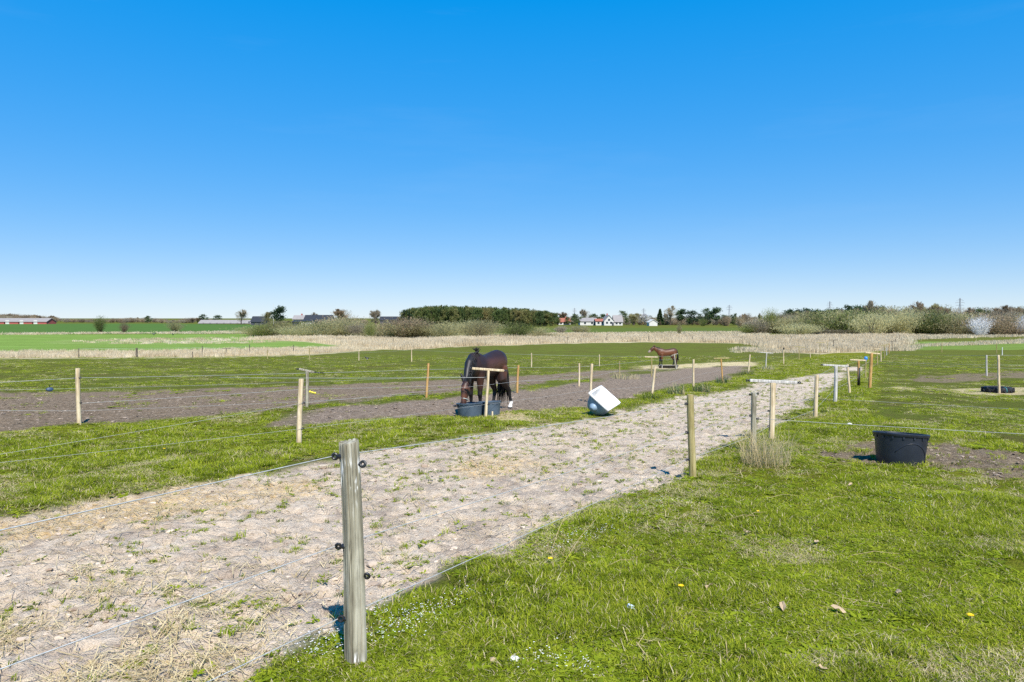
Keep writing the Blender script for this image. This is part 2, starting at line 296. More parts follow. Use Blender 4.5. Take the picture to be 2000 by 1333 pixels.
# ------------------------------------------------------------------ mesh helpers
def tag(o, label=None, cat=None, group=None, kind=None):
    if label: o['label'] = label
    if cat: o['category'] = cat
    if group: o['group'] = group
    if kind: o['kind'] = kind
    return o
def empty(name, loc=(0, 0, 0), rz=0.0):
    o = bpy.data.objects.new(name, None); COL.objects.link(o); o.location = loc; o.rotation_euler = (0, 0, rz); o.empty_display_size = 0.1
    return o
def link(name, me, parent=None, loc=(0, 0, 0), mat=None, rot=None):
    o = bpy.data.objects.new(name, me); COL.objects.link(o); o.location = loc
    if rot is not None: o.rotation_euler = rot
    if parent: o.parent = parent
    if mat:
        if not me.materials: me.materials.append(mat)
        elif me.materials[0] != mat:
            o.material_slots[0].link = 'OBJECT'; o.material_slots[0].material = mat
    return o
class MB:
    def __init__(s): s.v = []; s.f = []; s.mi = []
    def add(s, vs, fs, mi=0):
        b = len(s.v); s.v += [tuple(q) for q in vs]; s.f += [tuple(i+b for i in f) for f in fs]; s.mi += [mi]*len(fs)
    def box(s, c, size, rot=None, mi=0):
        vs = [Vector((x*size[0]/2, y*size[1]/2, z*size[2]/2)) for x in (-1, 1) for y in (-1, 1) for z in (-1, 1)]
        if rot: vs = [rot @ q for q in vs]
        s.add([q+Vector(c) for q in vs], [(0,1,3,2),(4,6,7,5),(0,4,5,1),(2,3,7,6),(0,2,6,4),(1,5,7,3)], mi)
    def tube(s, pts, rad, n=8, mi=0, cap=True):
        pts = [Vector(q) for q in pts]; rings = []
        up = Vector((0, 0, 1)); prev = None
        for i, q in enumerate(pts):
            t = (pts[min(i+1, len(pts)-1)] - pts[max(i-1, 0)]).normalized()
            if prev is None:
                a = t.cross(up if abs(t.z) < 0.9 else Vector((1, 0, 0))).normalized()
            else: a = (prev - t*prev.dot(t)).normalized()
            prev = a; b = t.cross(a); r = rad[i] if hasattr(rad, '__len__') else rad
            ra, rb = (r if hasattr(r, '__len__') else (r, r))
            rings.append([q + a*math.cos(2*math.pi*k/n)*ra + b*math.sin(2*math.pi*k/n)*rb for k in range(n)])
        vs = [p for r_ in rings for p in r_]; fs = []
        for i in range(len(rings)-1):
            for k in range(n):
                fs.append((i*n+k, i*n+(k+1) % n, (i+1)*n+(k+1) % n, (i+1)*n+k))
        if cap: fs.append(tuple(range(n-1, -1, -1))); fs.append(tuple((len(rings)-1)*n+k for k in range(n)))
        s.add(vs, fs, mi)
    def lathe(s, prof, n=24, mi=0, jit=0.0, c=(0, 0, 0)):
        vs = []; fs = []
        for (r, z) in prof:
            for k in range(n):
                a = 2*math.pi*k/n; q = r*(1+random.uniform(-jit, jit)); vs.append((c[0]+q*math.cos(a), c[1]+q*math.sin(a), c[2]+z))
        for i in range(len(prof)-1):
            for k in range(n): fs.append((i*n+k, i*n+(k+1) % n, (i+1)*n+(k+1) % n, (i+1)*n+k))
        s.add(vs, fs, mi)
    def mesh(s, name, mats=None, smooth=False):
        me = bpy.data.meshes.new(name); me.from_pydata(s.v, [], s.f)
        if mats:
            for m in (mats if isinstance(mats, (list, tuple)) else [mats]): me.materials.append(m)
            if len(set(s.mi)) > 1: me.polygons.foreach_set('material_index', s.mi)
        if smooth: me.polygons.foreach_set('use_smooth', [True]*len(me.polygons))
        me.update(); return me
def smooth_by_angle(me, deg=40):
    bm = bmesh.new(); bm.from_mesh(me)
    for f in bm.faces: f.smooth = True
    for e in bm.edges:
        if len(e.link_faces) == 2 and e.calc_face_angle(0) > R(deg): e.smooth = False
    bm.to_mesh(me); bm.free(); return me
def np_mesh(name, V, Q, mats, mi=None, smooth=False):
    """V (n,3), Q (m,4) or (m,3) arrays"""
    me = bpy.data.meshes.new(name); me.vertices.add(len(V)); me.vertices.foreach_set('co', np.asarray(V, np.float32).ravel())
    Q = np.asarray(Q, np.int32); k = Q.shape[1]
    me.loops.add(Q.size); me.loops.foreach_set('vertex_index', Q.ravel()); me.polygons.add(len(Q))
    me.polygons.foreach_set('loop_start', np.arange(0, Q.size, k, dtype=np.int32)); me.polygons.foreach_set('loop_total', np.full(len(Q), k, np.int32))
    for m in (mats if isinstance(mats, (list, tuple)) else [mats]): me.materials.append(m)
    if mi is not None: me.polygons.foreach_set('material_index', np.asarray(mi, np.int32))
    if smooth: me.polygons.foreach_set('use_smooth', np.ones(len(Q), bool))
    me.update(calc_edges=True); me.validate(); return me

# ------------------------------------------------------------------ ground: one sheet, split along the edges of the tracks
def build_ground():
    d = np.concatenate([[-60, -15, -4, -1, 0.3], np.exp(np.arange(math.log(1.3), math.log(40), 0.006)), np.exp(np.arange(math.log(40), math.log(300), 0.011)), np.exp(np.arange(math.log(300), math.log(14000), 0.035))])
    t = np.arange(-0.93, 0.9301, 0.0058); o = 0.93*np.cumprod(np.full(9, 1.3)); t = np.concatenate([-o[::-1], t, o])
    wd = np.where(d > 1, d+2.2, 20)
    X = t[None, :]*wd[:, None]; Y = np.repeat(d[:, None], len(t), 1)
    x = X.ravel(); y = Y.ravel(); M = masks(x, y); z = profile(y) + micro(x, y, M)
    nr, nc = X.shape; idx = np.arange(nr*nc).reshape(nr, nc)
    Q = np.stack([idx[:-1, :-1], idx[:-1, 1:], idx[1:, 1:], idx[1:, :-1]], -1).reshape(-1, 4)
    fs = M['sand'][Q].mean(1); fd = np.maximum(M['dirt'], 0)[Q].mean(1); cls = np.where(fs > 0.5, 1, np.where(fd > 0.5, 2, 0))
    V = np.stack([x, y, z], -1)
    for c, nm in ((0, 'ground'), (1, 'sand_track'), (2, 'dirt_track')):
        q = Q[cls == c]; used, inv = np.unique(q, return_inverse=True)
        me = np_mesh(nm, V[used], inv.reshape(-1, 4), M_GROUND, smooth=True)
        for an, ks in (('m1', ('sand', 'dirt', 'mud')), ('m2', ('lush', 'crop', 'dcrop')), ('m3', ('dry', 'straw', 'yel'))):
            at_ = me.attributes.new(an, 'FLOAT_COLOR', 'POINT'); cc = np.ones((len(used), 4), np.float32)
            for i, kk in enumerate(ks): cc[:, i] = M[kk][used]
            at_.data.foreach_set('color', cc.ravel())
        tag(link(nm, me), kind='structure')
build_ground()

# ------------------------------------------------------------------ scatter: points that carry instances of small plants
def scatter(name, pts, protos, scl, rot=None, idx=None, label=None, cat=None):
    n = len(pts)
    if n == 0: return
    col = bpy.data.collections.new(name+'_kinds')
    for k, me in enumerate(protos):
        o = bpy.data.objects.new('%s_kind_%02d' % (name, k), me); col.objects.link(o)
    me = bpy.data.meshes.new(name); me.vertices.add(n); me.vertices.foreach_set('co', np.asarray(pts, np.float32).ravel())
    if rot is None: rot = np.stack([rng.normal(0, 0.08, n), rng.normal(0, 0.08, n), rng.uniform(0, 6.283, n)], -1)
    if idx is None: idx = rng.integers(0, len(protos), n)
    a = me.attributes.new('rot', 'FLOAT_VECTOR', 'POINT'); a.data.foreach_set('vector', np.asarray(rot, np.float32).ravel())
    a = me.attributes.new('scl', 'FLOAT_VECTOR', 'POINT'); a.data.foreach_set('vector', np.asarray(scl, np.float32).ravel())
    a = me.attributes.new('kind_index', 'INT', 'POINT'); a.data.foreach_set('value', np.asarray(idx, np.int32))
    ob = link(name, me); tag(ob, label, cat, kind='stuff')
    ng = bpy.data.node_groups.new(name+'_nodes', 'GeometryNodeTree')
    ng.interface.new_socket('Geometry', in_out='INPUT', socket_type='NodeSocketGeometry'); ng.interface.new_socket('Geometry', in_out='OUTPUT', socket_type='NodeSocketGeometry')
    N = ng.nodes; gi = N.new('NodeGroupInput'); go = N.new('NodeGroupOutput'); ip = N.new('GeometryNodeInstanceOnPoints'); ci = N.new('GeometryNodeCollectionInfo')
    ci.inputs['Collection'].default_value = col; ci.inputs['Separate Children'].default_value = True; ci.inputs['Reset Children'].default_value = True
    def att(nm, ty):
        q = N.new('GeometryNodeInputNamedAttribute'); q.data_type = ty; q.inputs['Name'].default_value = nm; return q.outputs['Attribute']
    L = ng.links.new
    L(gi.outputs[0], ip.inputs['Points']); L(ci.outputs[0], ip.inputs['Instance']); ip.inputs['Pick Instance'].default_value = True
    L(att('kind_index', 'INT'), ip.inputs['Instance Index']); L(att('rot', 'FLOAT_VECTOR'), ip.inputs['Rotation']); L(att('scl', 'FLOAT_VECTOR'), ip.inputs['Scale'])
    L(ip.outputs[0], go.inputs[0])
    md = ob.modifiers.new('scatter', 'NODES'); md.node_group = ng
    return ob
def blades(name, n, radius, h0, h1, wdt, lean, mats, dryshare=0.0, flat=0.0):
    V = []; Q = []; mi = []
    for i in range(n):
        r = radius*math.sqrt(random.random()); a = random.uniform(0, 6.283); bx, by = r*math.cos(a), r*math.sin(a)
        h = random.uniform(h0, h1); b = random.uniform(0, 6.283); ln = h*lean*random.uniform(0.3, 1.4); w2 = wdt*random.uniform(0.6, 1.3)/2
        dx, dy = math.cos(b), math.sin(b); px, py = -dy*w2, dx*w2; k = len(V); hz = h*(1-flat*random.random())
        V += [(bx-px, by-py, -0.01), (bx+px, by+py, -0.01), (bx+dx*ln*.35+px*.9, by+dy*ln*.35+py*.9, hz*.6), (bx+dx*ln*.35-px*.9, by+dy*ln*.35-py*.9, hz*.6),
              (bx+dx*ln+px*.15, by+dy*ln+py*.15, hz), (bx+dx*ln-px*.15, by+dy*ln-py*.15, hz)]
        Q += [(k, k+1, k+2, k+3), (k+3, k+2, k+4, k+5)]; m = 1 if random.random() < dryshare else 0; mi += [m, m]
    return np_mesh(name, V, Q, mats, mi)
def rosette(name, n, L0, L1, wd, rise, mats):
    V = []; Q = []
    for i in range(n):
        a = 6.283*i/n + random.uniform(-.4, .4); L = random.uniform(L0, L1); dx, dy = math.cos(a), math.sin(a); z0 = random.uniform(0, .01)
        w2 = wd*random.uniform(.7, 1.2)/2; px, py = -dy*w2, dx*w2; k = len(V); z1 = L*rise*random.uniform(.3, 1.3); 
        ox, oy = random.uniform(-.02, .02), random.uniform(-.02, .02)
        V += [(ox, oy, z0), (ox+dx*L*.5+px, oy+dy*L*.5+py, z0+z1), (ox+dx*L, oy+dy*L, z0+z1*.7), (ox+dx*L*.5-px, oy+dy*L*.5-py, z0+z1)]; Q += [(k, k+1, k+2, k+3)]
    return np_mesh(name, V, Q, mats)
lawn_kinds = [blades('lawn_tuft', 48, 0.085, 0.012, 0.036, 0.0046, 1.3, [M_GRASS, M_GRASS_DRY], 0.14) for _ in range(5)] + \
             [blades('lawn_tuft_tall', 40, 0.075, 0.025, 0.06, 0.0045, 1.0, [M_GRASS, M_GRASS_DRY], 0.08) for _ in range(3)] + \
             [blades('lawn_tuft_dry', 36, 0.09, 0.012, 0.045, 0.004, 1.6, [M_GRASS, M_GRASS_DRY], 0.6) for _ in range(2)] + \
             [rosette('lawn_rosette', 11, 0.02, 0.045, 0.016, 0.45, [M_WEED]) for _ in range(2)] + [rosette('lawn_broadleaf', 14, 0.04, 0.085, 0.022, 0.3, [M_WEED])]
def polar(n, d0, d1, tmax=0.86, power=2.0):
    """points with a density that thins with distance"""
    u = rng.random(n)
    if abs(power-2) < 1e-6: d = d0*(d1/d0)**u
    else:
        e = 2-power; d = (d0**e + u*(d1**e-d0**e))**(1/e)
    return rng.uniform(-tmax, tmax, n)*(d+1.2), d
def build_lawn():
    x, y = polar(230000, 2.6, 85, 0.88, 1.72)
    M = masks(x, y)
    bare = np.maximum.reduce([M['sand'], M['dirt'], M['mud']*(1-.45*sstep(.52, .66, fbm(x/1.1, y/1.1, 175, 3))), M['straw']*.9])
    pn = fbm(x*0.9, y*0.9, 101, 3)
    p = np.where(M['lush'] > 0.5, 1.0, 0.6*sstep(0.4, 0.64, fbm(x/1.6, y/1.6, 120, 4)))*(1-bare)
    p *= np.where((M['lush'] > .5), (0.4+0.6*sstep(.36, .6, pn))*(1-.55*sstep(.6, .68, fbm(x*1.9, y*1.9, 155, 3))), 1)
    k = rng.random(len(x)) < p; x, y = x[k], y[k]; lush = M['lush'][k]; z = height(x, y); n = len(x)
    tall = sstep(0.48, 0.62, fbm(x*1.1, y*1.1, 130, 3))*lush
    dryn = fbm(x*0.8+9, y*0.8, 140, 3)
    r = rng.random(n)
    idx = np.where(r < (.2+.3*sstep(.5, .62, fbm(x*2.2, y*2.2, 165, 2)))*(1-tall*.5), rng.integers(10, 13, n), np.where(rng.random(n) < tall*0.8, rng.integers(5, 8, n), np.where(dryn > 0.525, np.where(rng.random(n) < .6, rng.integers(8, 10, n), rng.integers(0, 5, n)), rng.integers(0, 5, n))))
    g = np.maximum(1, (y/6.0))**0.5*rng.uniform(0.75, 1.3, n); gz = np.maximum(1, y/6)**0.22*rng.uniform(.45, 1.05, n)*np.where(lush > .5, .85, 0.7)*(0.75+.6*tall)
    scatter('grass', np.stack([x, y, z], -1), lawn_kinds, np.stack([g, g, gz], -1), idx=idx, label='short green grass over the verges and the paddocks', cat='grass')
build_lawn()
weed_kinds = [blades('weed_tuft', 16, 0.035, 0.015, 0.045, 0.005, 1.3, [M_WEED, M_GRASS_DRY], 0.12) for _ in range(4)] + [rosette('weed_rosette', 9, 0.02, 0.055, 0.016, 0.35, [M_WEED]) for _ in range(3)]
def build_weeds():
    x, y = polar(60000, 2.6, 40, 0.88, 1.7); M = masks(x, y)
    u = CX + F*x/y
    cl = fbm(x*4.6, y*4.6, 210, 2); far = sstep(5.0, 13.0, y)
    edge = sstep(0.6, 0.0, sdist(Z_SAND, x, y))
    p = M['sand']*(sstep(0.60-0.10*far-0.08*edge, 0.70-0.08*far, cl)*(0.6+1.5*far)+0.03)*(1-M['yel']*.8)
    p = np.maximum(p, (M['mud']*0.05+M['dirt']*0.02)*sstep(.5, .65, cl))
    k = rng.random(len(x)) < p; x, y = x[k], y[k]; n = len(x); z = height(x, y)
    g = np.maximum(1, y/7)**0.4*rng.uniform(.5, 1.25, n)
    scatter('weeds', np.stack([x, y, z], -1), weed_kinds, np.stack([g, g, g*0.85], -1), label='small weeds sprouting from the sand of the track', cat='weeds')
build_weeds()
def build_straw():
    kinds = []
    for _ in range(5):
        V = []; Q = []
        for i in range(14):
            a = random.uniform(0, 6.283); L = random.uniform(.03, .11) if random.random() < .75 else random.uniform(.1, .24); cx_, cy_ = random.gauss(0, .07), random.gauss(0, .07); w2 = random.uniform(.0012, .0024); dx, dy = math.cos(a), math.sin(a)
            k = len(V); z0 = random.uniform(0.004, .014); z1 = random.uniform(.006, .035)
            V += [(cx_-dy*w2, cy_+dx*w2, z0), (cx_+dy*w2, cy_-dx*w2, z0), (cx_+dx*L+dy*w2, cy_+dy*L-dx*w2, z1), (cx_+dx*L-dy*w2, cy_+dy*L+dx*w2, z1)]; Q += [(k, k+1, k+2, k+3)]
        kinds.append(np_mesh('straw_litter', V, Q, [M_STRAW]))
    x, y = polar(44000, 2.6, 24, 0.9, 1.6); M = masks(x, y); u = CX+F*x/y; v = 622+F*(CAM_Z-profile(y))/y
    nearleft = sstep(700, 250, u)*sstep(1080, 1180, v)
    p = M['sand']*(0.035 + 0.38*nearleft*sstep(.42, .6, fbm(x*1.8, y*1.8, 300, 3)) + .05*sstep(.5, .65, fbm(x*1.5, y*1.5, 310, 2))) + M['straw']*1.0 + M['yel']*0.12 + M['lush']*0.006
    k = rng.random(len(x)) < p; x, y = x[k], y[k]; n = len(x); g = np.maximum(1, y/7)**.4*rng.uniform(.7, 1.4, n)
    scatter('straw', np.stack([x, y, height(x, y)], -1), kinds, np.stack([g, g, g], -1), rot=np.stack([np.zeros(n), np.zeros(n), rng.uniform(0, 6.28, n)], -1), label='loose straw stems strewn on the ground', cat='straw')
build_straw()
def build_clods(which, mat):
    kinds = []
    for _ in range(4):
        bm = bmesh.new(); bmesh.ops.create_icosphere(bm, subdivisions=1, radius=.5)
        for v in bm.verts: v.co *= random.uniform(.7, 1.15); v.co.z *= .55
        me = bpy.data.meshes.new('clod'); bm.to_mesh(me); bm.free(); me.materials.append(mat); kinds.append(me)
    x, y = polar(80000, 2.6, 24, 0.88, 1.7); M = masks(x, y)
    p = M['sand']*(.04+.28*sstep(.4, .62, fbm(x*2, y*2, 400, 3))) if which == 'sand' else np.maximum(M['mud'], M['dirt'])*.5*(1-M['sand'])
    k = rng.random(len(x)) < p; x, y = x[k], y[k]; n = len(x); g = (rng.gamma(1.6, .010, n)+.008)*np.maximum(1, y/8)**.4
    scatter(which+'_clods', np.stack([x, y, height(x, y)], -1), kinds, np.stack([g*1.3, g, g*.8], -1), label='small clods and crumbs of dry %s' % which, cat='soil')
def clod_mat(name, a, b):
    k = NT(name); p = k.noise(k.pos(), 7, 3); oi = k.n('ShaderNodeObjectInfo')
    k.col(k.ramp(k.math('ADD', k.math('MULTIPLY', p, .5), k.math('MULTIPLY', oi.outputs['Random'], .5)), [(.25, a), (.75, b)])); return k.set(1, .0)
build_clods('sand', clod_mat('sand_crumbs', (.27, .2, .145), (.56, .46, .36)))
build_clods('soil', clod_mat('soil_crumbs', (.13, .1, .075), (.36, .29, .23)))
def scatter_px(poly_px, n):
    p = np.array(poly_px, float); lo = p.min(0); hi = p.max(0); q = rng.uniform(lo, hi, (n*3, 2))
    k = sdist(p, q[:, 0], q[:, 1]) > 0; q = q[k][:n]; return G(q[:, 0], q[:, 1])
def build_reeds():
    def clump(n, r, h0, h1, w_):
        V = []; Q = []
        for i in range(n):
            x, y = random.gauss(0, r*.5), random.gauss(0, r*.5); h = random.uniform(h0, h1); a = random.uniform(0, 3.14); dx, dy = math.cos(a)*w_, math.sin(a)*w_; lx, ly = random.gauss(0, .1*h), random.gauss(0, .1*h); k = len(V)
            V += [(x-dx, y-dy, -.05), (x+dx, y+dy, -.05), (x+lx*.5+dx*.8, y+ly*.5+dy*.8, h*.65), (x+lx*.5-dx*.8, y+ly*.5-dy*.8, h*.65), (x+lx+dx*.1, y+ly+dy*.1, h), (x+lx-dx*.1, y+ly-dy*.1, h)]
            Q += [(k, k+1, k+2, k+3), (k+3, k+2, k+4, k+5)]
        return np_mesh('reed_clump', V, Q, [M_REED])
    kinds = [clump(60, 1.0, .3, .95, .018) for _ in range(5)]
    P = scatter_px([(478, 664), (560, 660), (700, 662), (800, 666), (1080, 655), (1500, 659), (1772, 655), (1770, 674), (1690, 686), (1600, 690), (1530, 685), (1450, 670), (1250, 668), (1080, 671), (900, 677), (790, 683), (720, 680), (600, 667)], 5200)
    n = len(P); z = profile(P[:, 1]); s = rng.uniform(.7, 1.15, n); sx = 1.3*np.maximum(1, P[:, 1]/110)
    scatter('reeds', np.stack([P[:, 0], P[:, 1], z], -1), kinds, np.stack([sx, sx, s], -1), label='pale dry reed bed across the middle distance', cat='reeds')
    low = [clump(50, .6, .12, .5, .018) for _ in range(4)]
    A = [scatter_px(q, m) for q, m in (([(-300, 693), (0, 688), (300, 687), (480, 683), (640, 679), (740, 668), (800, 676), (720, 685), (560, 694), (400, 698), (0, 700), (-300, 706)], 1500),
        ([(100, 668), (330, 661), (520, 661), (640, 667), (480, 671), (250, 673)], 160), ([(0, 652), (480, 648), (485, 652), (200, 653), (0, 655)], 260), ([(1600, 690), (1770, 676), (2100, 660), (2100, 668), (1800, 678), (1780, 686), (1500, 690), (1420, 680)], 1300),
        ([(1770, 655), (2100, 648), (2100, 655), (1780, 664)], 700), ([(1040, 652), (1500, 648), (1500, 656), (1080, 656)], 700), ([(1420, 684), (1520, 678), (1560, 690), (1440, 690)], 40))]
    P = np.concatenate(A); n = len(P); s = rng.uniform(.6, 1.2, n); sx = np.maximum(1, P[:, 1]/90)
    scatter('dry_grass', np.stack([P[:, 0], P[:, 1], profile(P[:, 1])], -1), low, np.stack([sx, sx, s], -1), label='pale dry grass along the far fences and field edges', cat='grass')
build_reeds()

# ------------------------------------------------------------------ fences
def _insulator():
    m = MB(); m.tube([(-0.015, 0, -.004), (0.004, 0, 0), (0.016, 0, 0)], [0.02, 0.016, 0.009], 10)
    ring = [(0.029+0.016*math.cos(a), 0, 0.017*math.sin(a)) for a in np.linspace(0, 2*math.pi, 15)]
    m.tube(ring, 0.0095, 8, cap=False); return smooth_by_angle(m.mesh('insulator', M_BLACK))
INSUL = _insulator()
def shaft_mesh(h, r, lean=(0, 0), n=12, mat=None, seg=7, chamfer=True):
    m = MB(); vs = []; fs = []; zs = [-0.35] + [h*k/seg for k in range(seg+1)]
    ph = [random.uniform(0, 6.28) for _ in range(3)]
    gr = [random.gauss(0, 1)*(0.03 if n > 20 else 0.02) - (0.16 if n > 20 and random.random() < .09 else 0) for _ in range(n)]
    rings = [(z, 1.0) for z in zs[:-1]] + [(h-0.008, 0.99), (h, 0.93)]
    for z, q in rings:
        for k in range(n):
            a = 2*math.pi*k/n; rr = r*q*(1+gr[k]*(.6+.4*math.sin(z*5+k))+(0.06*math.cos(4*a+.6) if n > 20 else 0)+0.035*math.sin(a*2+ph[0]+z)+0.02*math.sin(3*a+ph[1]+z*2))*(1.04-0.07*max(z, 0)/h)
            vs.append((lean[0]*z/h+rr*math.cos(a)+0.006*math.sin(z*3+ph[2]), lean[1]*z/h+rr*math.sin(a), z+(0.008*math.sin(a+1)+.002*gr[k]/.03 if q < .995 and z > .5*h and n > 20 else 0)))
    for i in range(len(rings)-1):
        for k in range(n): fs.append((i*n+k, i*n+(k+1) % n, (i+1)*n+(k+1) % n, (i+1)*n+k))
    fs.append(tuple((len(rings)-1)*n+k for k in range(n))); m.add(vs, fs)
    return smooth_by_angle(m.mesh('shaft', mat), 38 if n > 20 else 50)
POST = {}
def post(key, u, vb, vt, mat, label, ut=None, r=0.045, bar=None, ins=(), group=None, name='fence_post', barmat=None, d=None, extra=None):
    """u, vb = foot; ut, vt = top; bar = (u0, v0, u1, v1); ins = [(side, v)] side -1 left / +1 right"""
    b = at(u, vb) if d is None else Vector(((u-CX)/F*d, d, float(profile(np.array([d]))[0])))
    d = b.y; ut = u if ut is None else ut
    top = px_at(ut, vt, d); h = top.z-b.z; lean = (top.x-b.x, 0)
    if bar is None and not ins and extra is None:
        o = link(name, shaft_mesh(h, r, lean, 8 if d > 30 else 12, mat), None, b); tag(o, label, 'post', group); POST[key] = (b, h, lean); return o
    root = tag(empty(name, b), label, 'post', group); POST[key] = (b, h, lean)
    link('shaft', shaft_mesh(h, r, lean, 8 if d > 30 else 14 if d > 6 else 64, mat, 9 if d > 6 else 26), root)
    if bar:
        p0 = px_at(bar[0], bar[1], d)-b; p1 = px_at(bar[2], bar[3], d)-b; p0.y += -0.01; p1.y += 0.01
        c = (p0+p1)/2; L = (p1-p0).length; m = MB(); m.box((0, 0, 0), (L, 0.06, 0.055))
        bm = bmesh.new(); me = m.mesh('crossbar', barmat or mat); bm.from_mesh(me); bmesh.ops.bevel(bm, geom=bm.edges[:], offset=0.008, segments=1, affect='EDGES'); bm.to_mesh(me); bm.free()
        o = link('crossbar', me, root, c); q = (p1-p0).normalized(); o.rotation_euler = (0, -math.atan2(q.z, q.x), math.atan2(q.y, q.x))
        if d < 24:
            for e, sg in ((p0, -1), (p1, 1)): link('insulator', INSUL, root, e+Vector((0.02*sg, 0, 0)), rot=(0, 0, 0 if sg > 0 else math.pi))
    for sd, v in ins:
        z = px_at(u, v, d).z-b.z; link('insulator', INSUL, root, (lean[0]*z/h+sd*r*0.93, -0.012, z), rot=(R(random.uniform(-25, 25)), 0, 0 if sd > 0 else math.pi)).scale = (.85,)*3
    if extra: extra(root, h, r, lean)
    return root
_a1 = px_at(680, 862, G(697, 1298)[0][1])
post('A1', 697, 1298, 862, M_POST_GREY, 'thick weathered grey post with black ring insulators, nearest to the camera', ut=681, r=0.055, ins=[(1, 906), (1, 1124), (-1, 891), (-1, 1066), (-1, 1207)], group='posts on the right edge of the sand track')
GA = 'posts on the right edge of the sand track'
post('A2', 1352, 932, 771, M_POST_GREEN, 'greenish brown round post between the nearest post and the dry grass tussock', ut=1349, r=0.049, ins=[(-1, 789), (-1, 845), (-1, 898)], group=GA)
post('A3', 1473, 884, 767, M_POST_GREY, 'grey post standing in the tall dry grass tussock', ut=1472, r=0.045, ins=[(-1, 771), (1, 769), (-1, 812), (1, 818), (-1, 854)], group=GA)
post('A4', 1507, 861, 748, M_POST_PALE, 'tall pale T post with long grey crossbar just behind the dry tussock', ut=1509, r=0.05, bar=(1464, 743.5, 1557, 748), barmat=M_POST_SILVER, ins=[(-1, 803), (-1, 833)], group=GA)
post('A5', 1593, 815, 733, M_POST_PALE, 'pale round post between the two large T posts by the sand', ut=1595, r=0.046, ins=[(1, 774), (-1, 801)], group=GA)
post('A6', 1631, 785, 715, M_POST_SILVER, 'silver grey T post with white crossbar at the narrow end of the sand', ut=1633, r=0.05, bar=(1607, 713, 1657, 716), group=GA)
post('A7', 1659, 767, 712, M_POST_PALE, 'slightly leaning pale post at the right end of a white crossbar', ut=1655.5, r=0.042, group=GA)
def sleeve(root, h, r, lean):
    m = MB(); m.lathe([(r*1.0, 0.0), (r*1.12, 0.0), (r*1.12, h*0.72), (r*1.0, h*0.72)], 14); link('sleeve', m.mesh('sleeve', M_SLEEVE, True), root)
post('A8', 1677, 753, 705, M_POST_ORANGE, 'T post with its lower part in a black sleeve', r=0.05, bar=(1660, 703, 1692, 704.5), barmat=M_POST_PALE, extra=sleeve, group=GA)
def bluecap(root, h, r, lean):
    m = MB(); m.lathe([(0.001, 0.13), (0.05, 0.12), (0.085, 0.06), (0.09, 0.0), (0.07, -0.05), (0.045, -0.09), (0.045, -0.12)], 16)
    link('cap', m.mesh('cap', M_BLUE, True), root, (0, 0, h+0.07))
post('A9', 1690.5, 738, 704, M_POST_GREEN, 'post topped with a bright blue round plastic cap', r=0.04, extra=bluecap, group=GA)
post('A10', 1699, 757.5, 690, M_POST_ORANGE, 'thick tall orange brown post beside the blue capped post', ut=1702, r=0.06, bar=(1689, 689, 1719, 691.5), barmat=M_POST_PALE, group=GA)
for i, (u, vb, vt, bar, mt, lb) in enumerate([(1713.5, 714, 685, None, M_POST_GREEN, 'first slim post behind the thick orange post'), (1720.5, 707, 681, (1707, 681.5, 1720, 681.5), M_POST_PALE, 'second post behind the thick orange post, with a short crossbar'),
        (1727.5, 701.5, 675, (1721, 675.5, 1737, 673), M_POST_GREEN, 'third post behind the thick orange post, crossbar sloping up'), (1731.5, 695, 680, None, M_POST_SILVER, 'short white post in the receding row near the reeds'),
        (1736.5, 692, 670, None, M_POST_ORANGE, 'brown post in the receding row just before the dark posts'), (1742.5, 685, 667, (1733, 667, 1751, 666.5), M_POST_DARK, 'dark T post at the far end of the receding row by the reeds'),
        (1749, 675, 662, None, M_POST_DARK, 'dark post behind the dark T post in the reeds'), (1757, 668, 654, None, M_POST_DARK, 'last dark post of the receding row, against the reeds')]):
    post('A%d' % (11+i), u, vb, vt, mt, lb, r=0.045, bar=bar, group=GA)
GB = 'posts along the grass strip left of the sand track'
post('B1', 584, 866, 740.5, M_POST_PALE, 'pale bare post in the grass strip, in front of a grey T post', ut=588, r=0.047, ins=[(1, 787), (1, 837)], group=GB)
post('B2', 949, 817.5, 724, M_POST_PALE, 'pale T post standing in front of the dark horse', ut=953.5, r=0.036, bar=(922, 720, 984.5, 724.5), ins=[(-1, 737), (1, 790)], group=GB)
post('B2s', 962, 817, 804, M_POST_PALE, 'short pointed wooden stub beside the T post at the horse', r=0.022, group=GB)
post('B3', 1153, 786, 711, M_POST_PALE, 'pale post behind the tipped white bathtub', ut=1156, r=0.043, group=GB)
post('B4', 1273, 770.5, 716, M_POST_PALE, 'pale post leaning to the right above the grass strip', ut=1280, r=0.043, group=GB)
post('B5', 1354.5, 756, 702.5, M_POST_PALE, 'straight pale post among the grey green tussocks', r=0.042, group=GB)
post('B6', 1411, 747, 702, M_POST_ORANGE, 'orange T post with a thin crossbar beside the dirt track', ut=1408.5, r=0.038, bar=(1393.5, 700.5, 1424, 700), barmat=M_POST_GREEN, group=GB)
post('B7', 1461.5, 729.5, 693, M_POST_PALE, 'pale post leaning right at the far end of the dirt track', ut=1465, r=0.045, group=GB)
post('B8', 1495.5, 720, 690, M_POST_SILVER, 'thin pale T post in dry grass beyond the dirt track', ut=1497.5, r=0.04, bar=(1485, 688.5, 1510, 690.5), group=GB)
post('B9', 1530.5, 711.5, 683, M_POST_PALE, 'pale post with a dark top in the far green paddock', r=0.042, extra=lambda root, h, r, l: link('cap', (lambda m: (m.lathe([(0.001, 0.16), (0.06, 0.14), (0.065, 0.0), (0.001, -0.01)], 10), m.mesh('cap', M_BLACK))[1])(MB()), root, (0, 0, h)), group=GB)
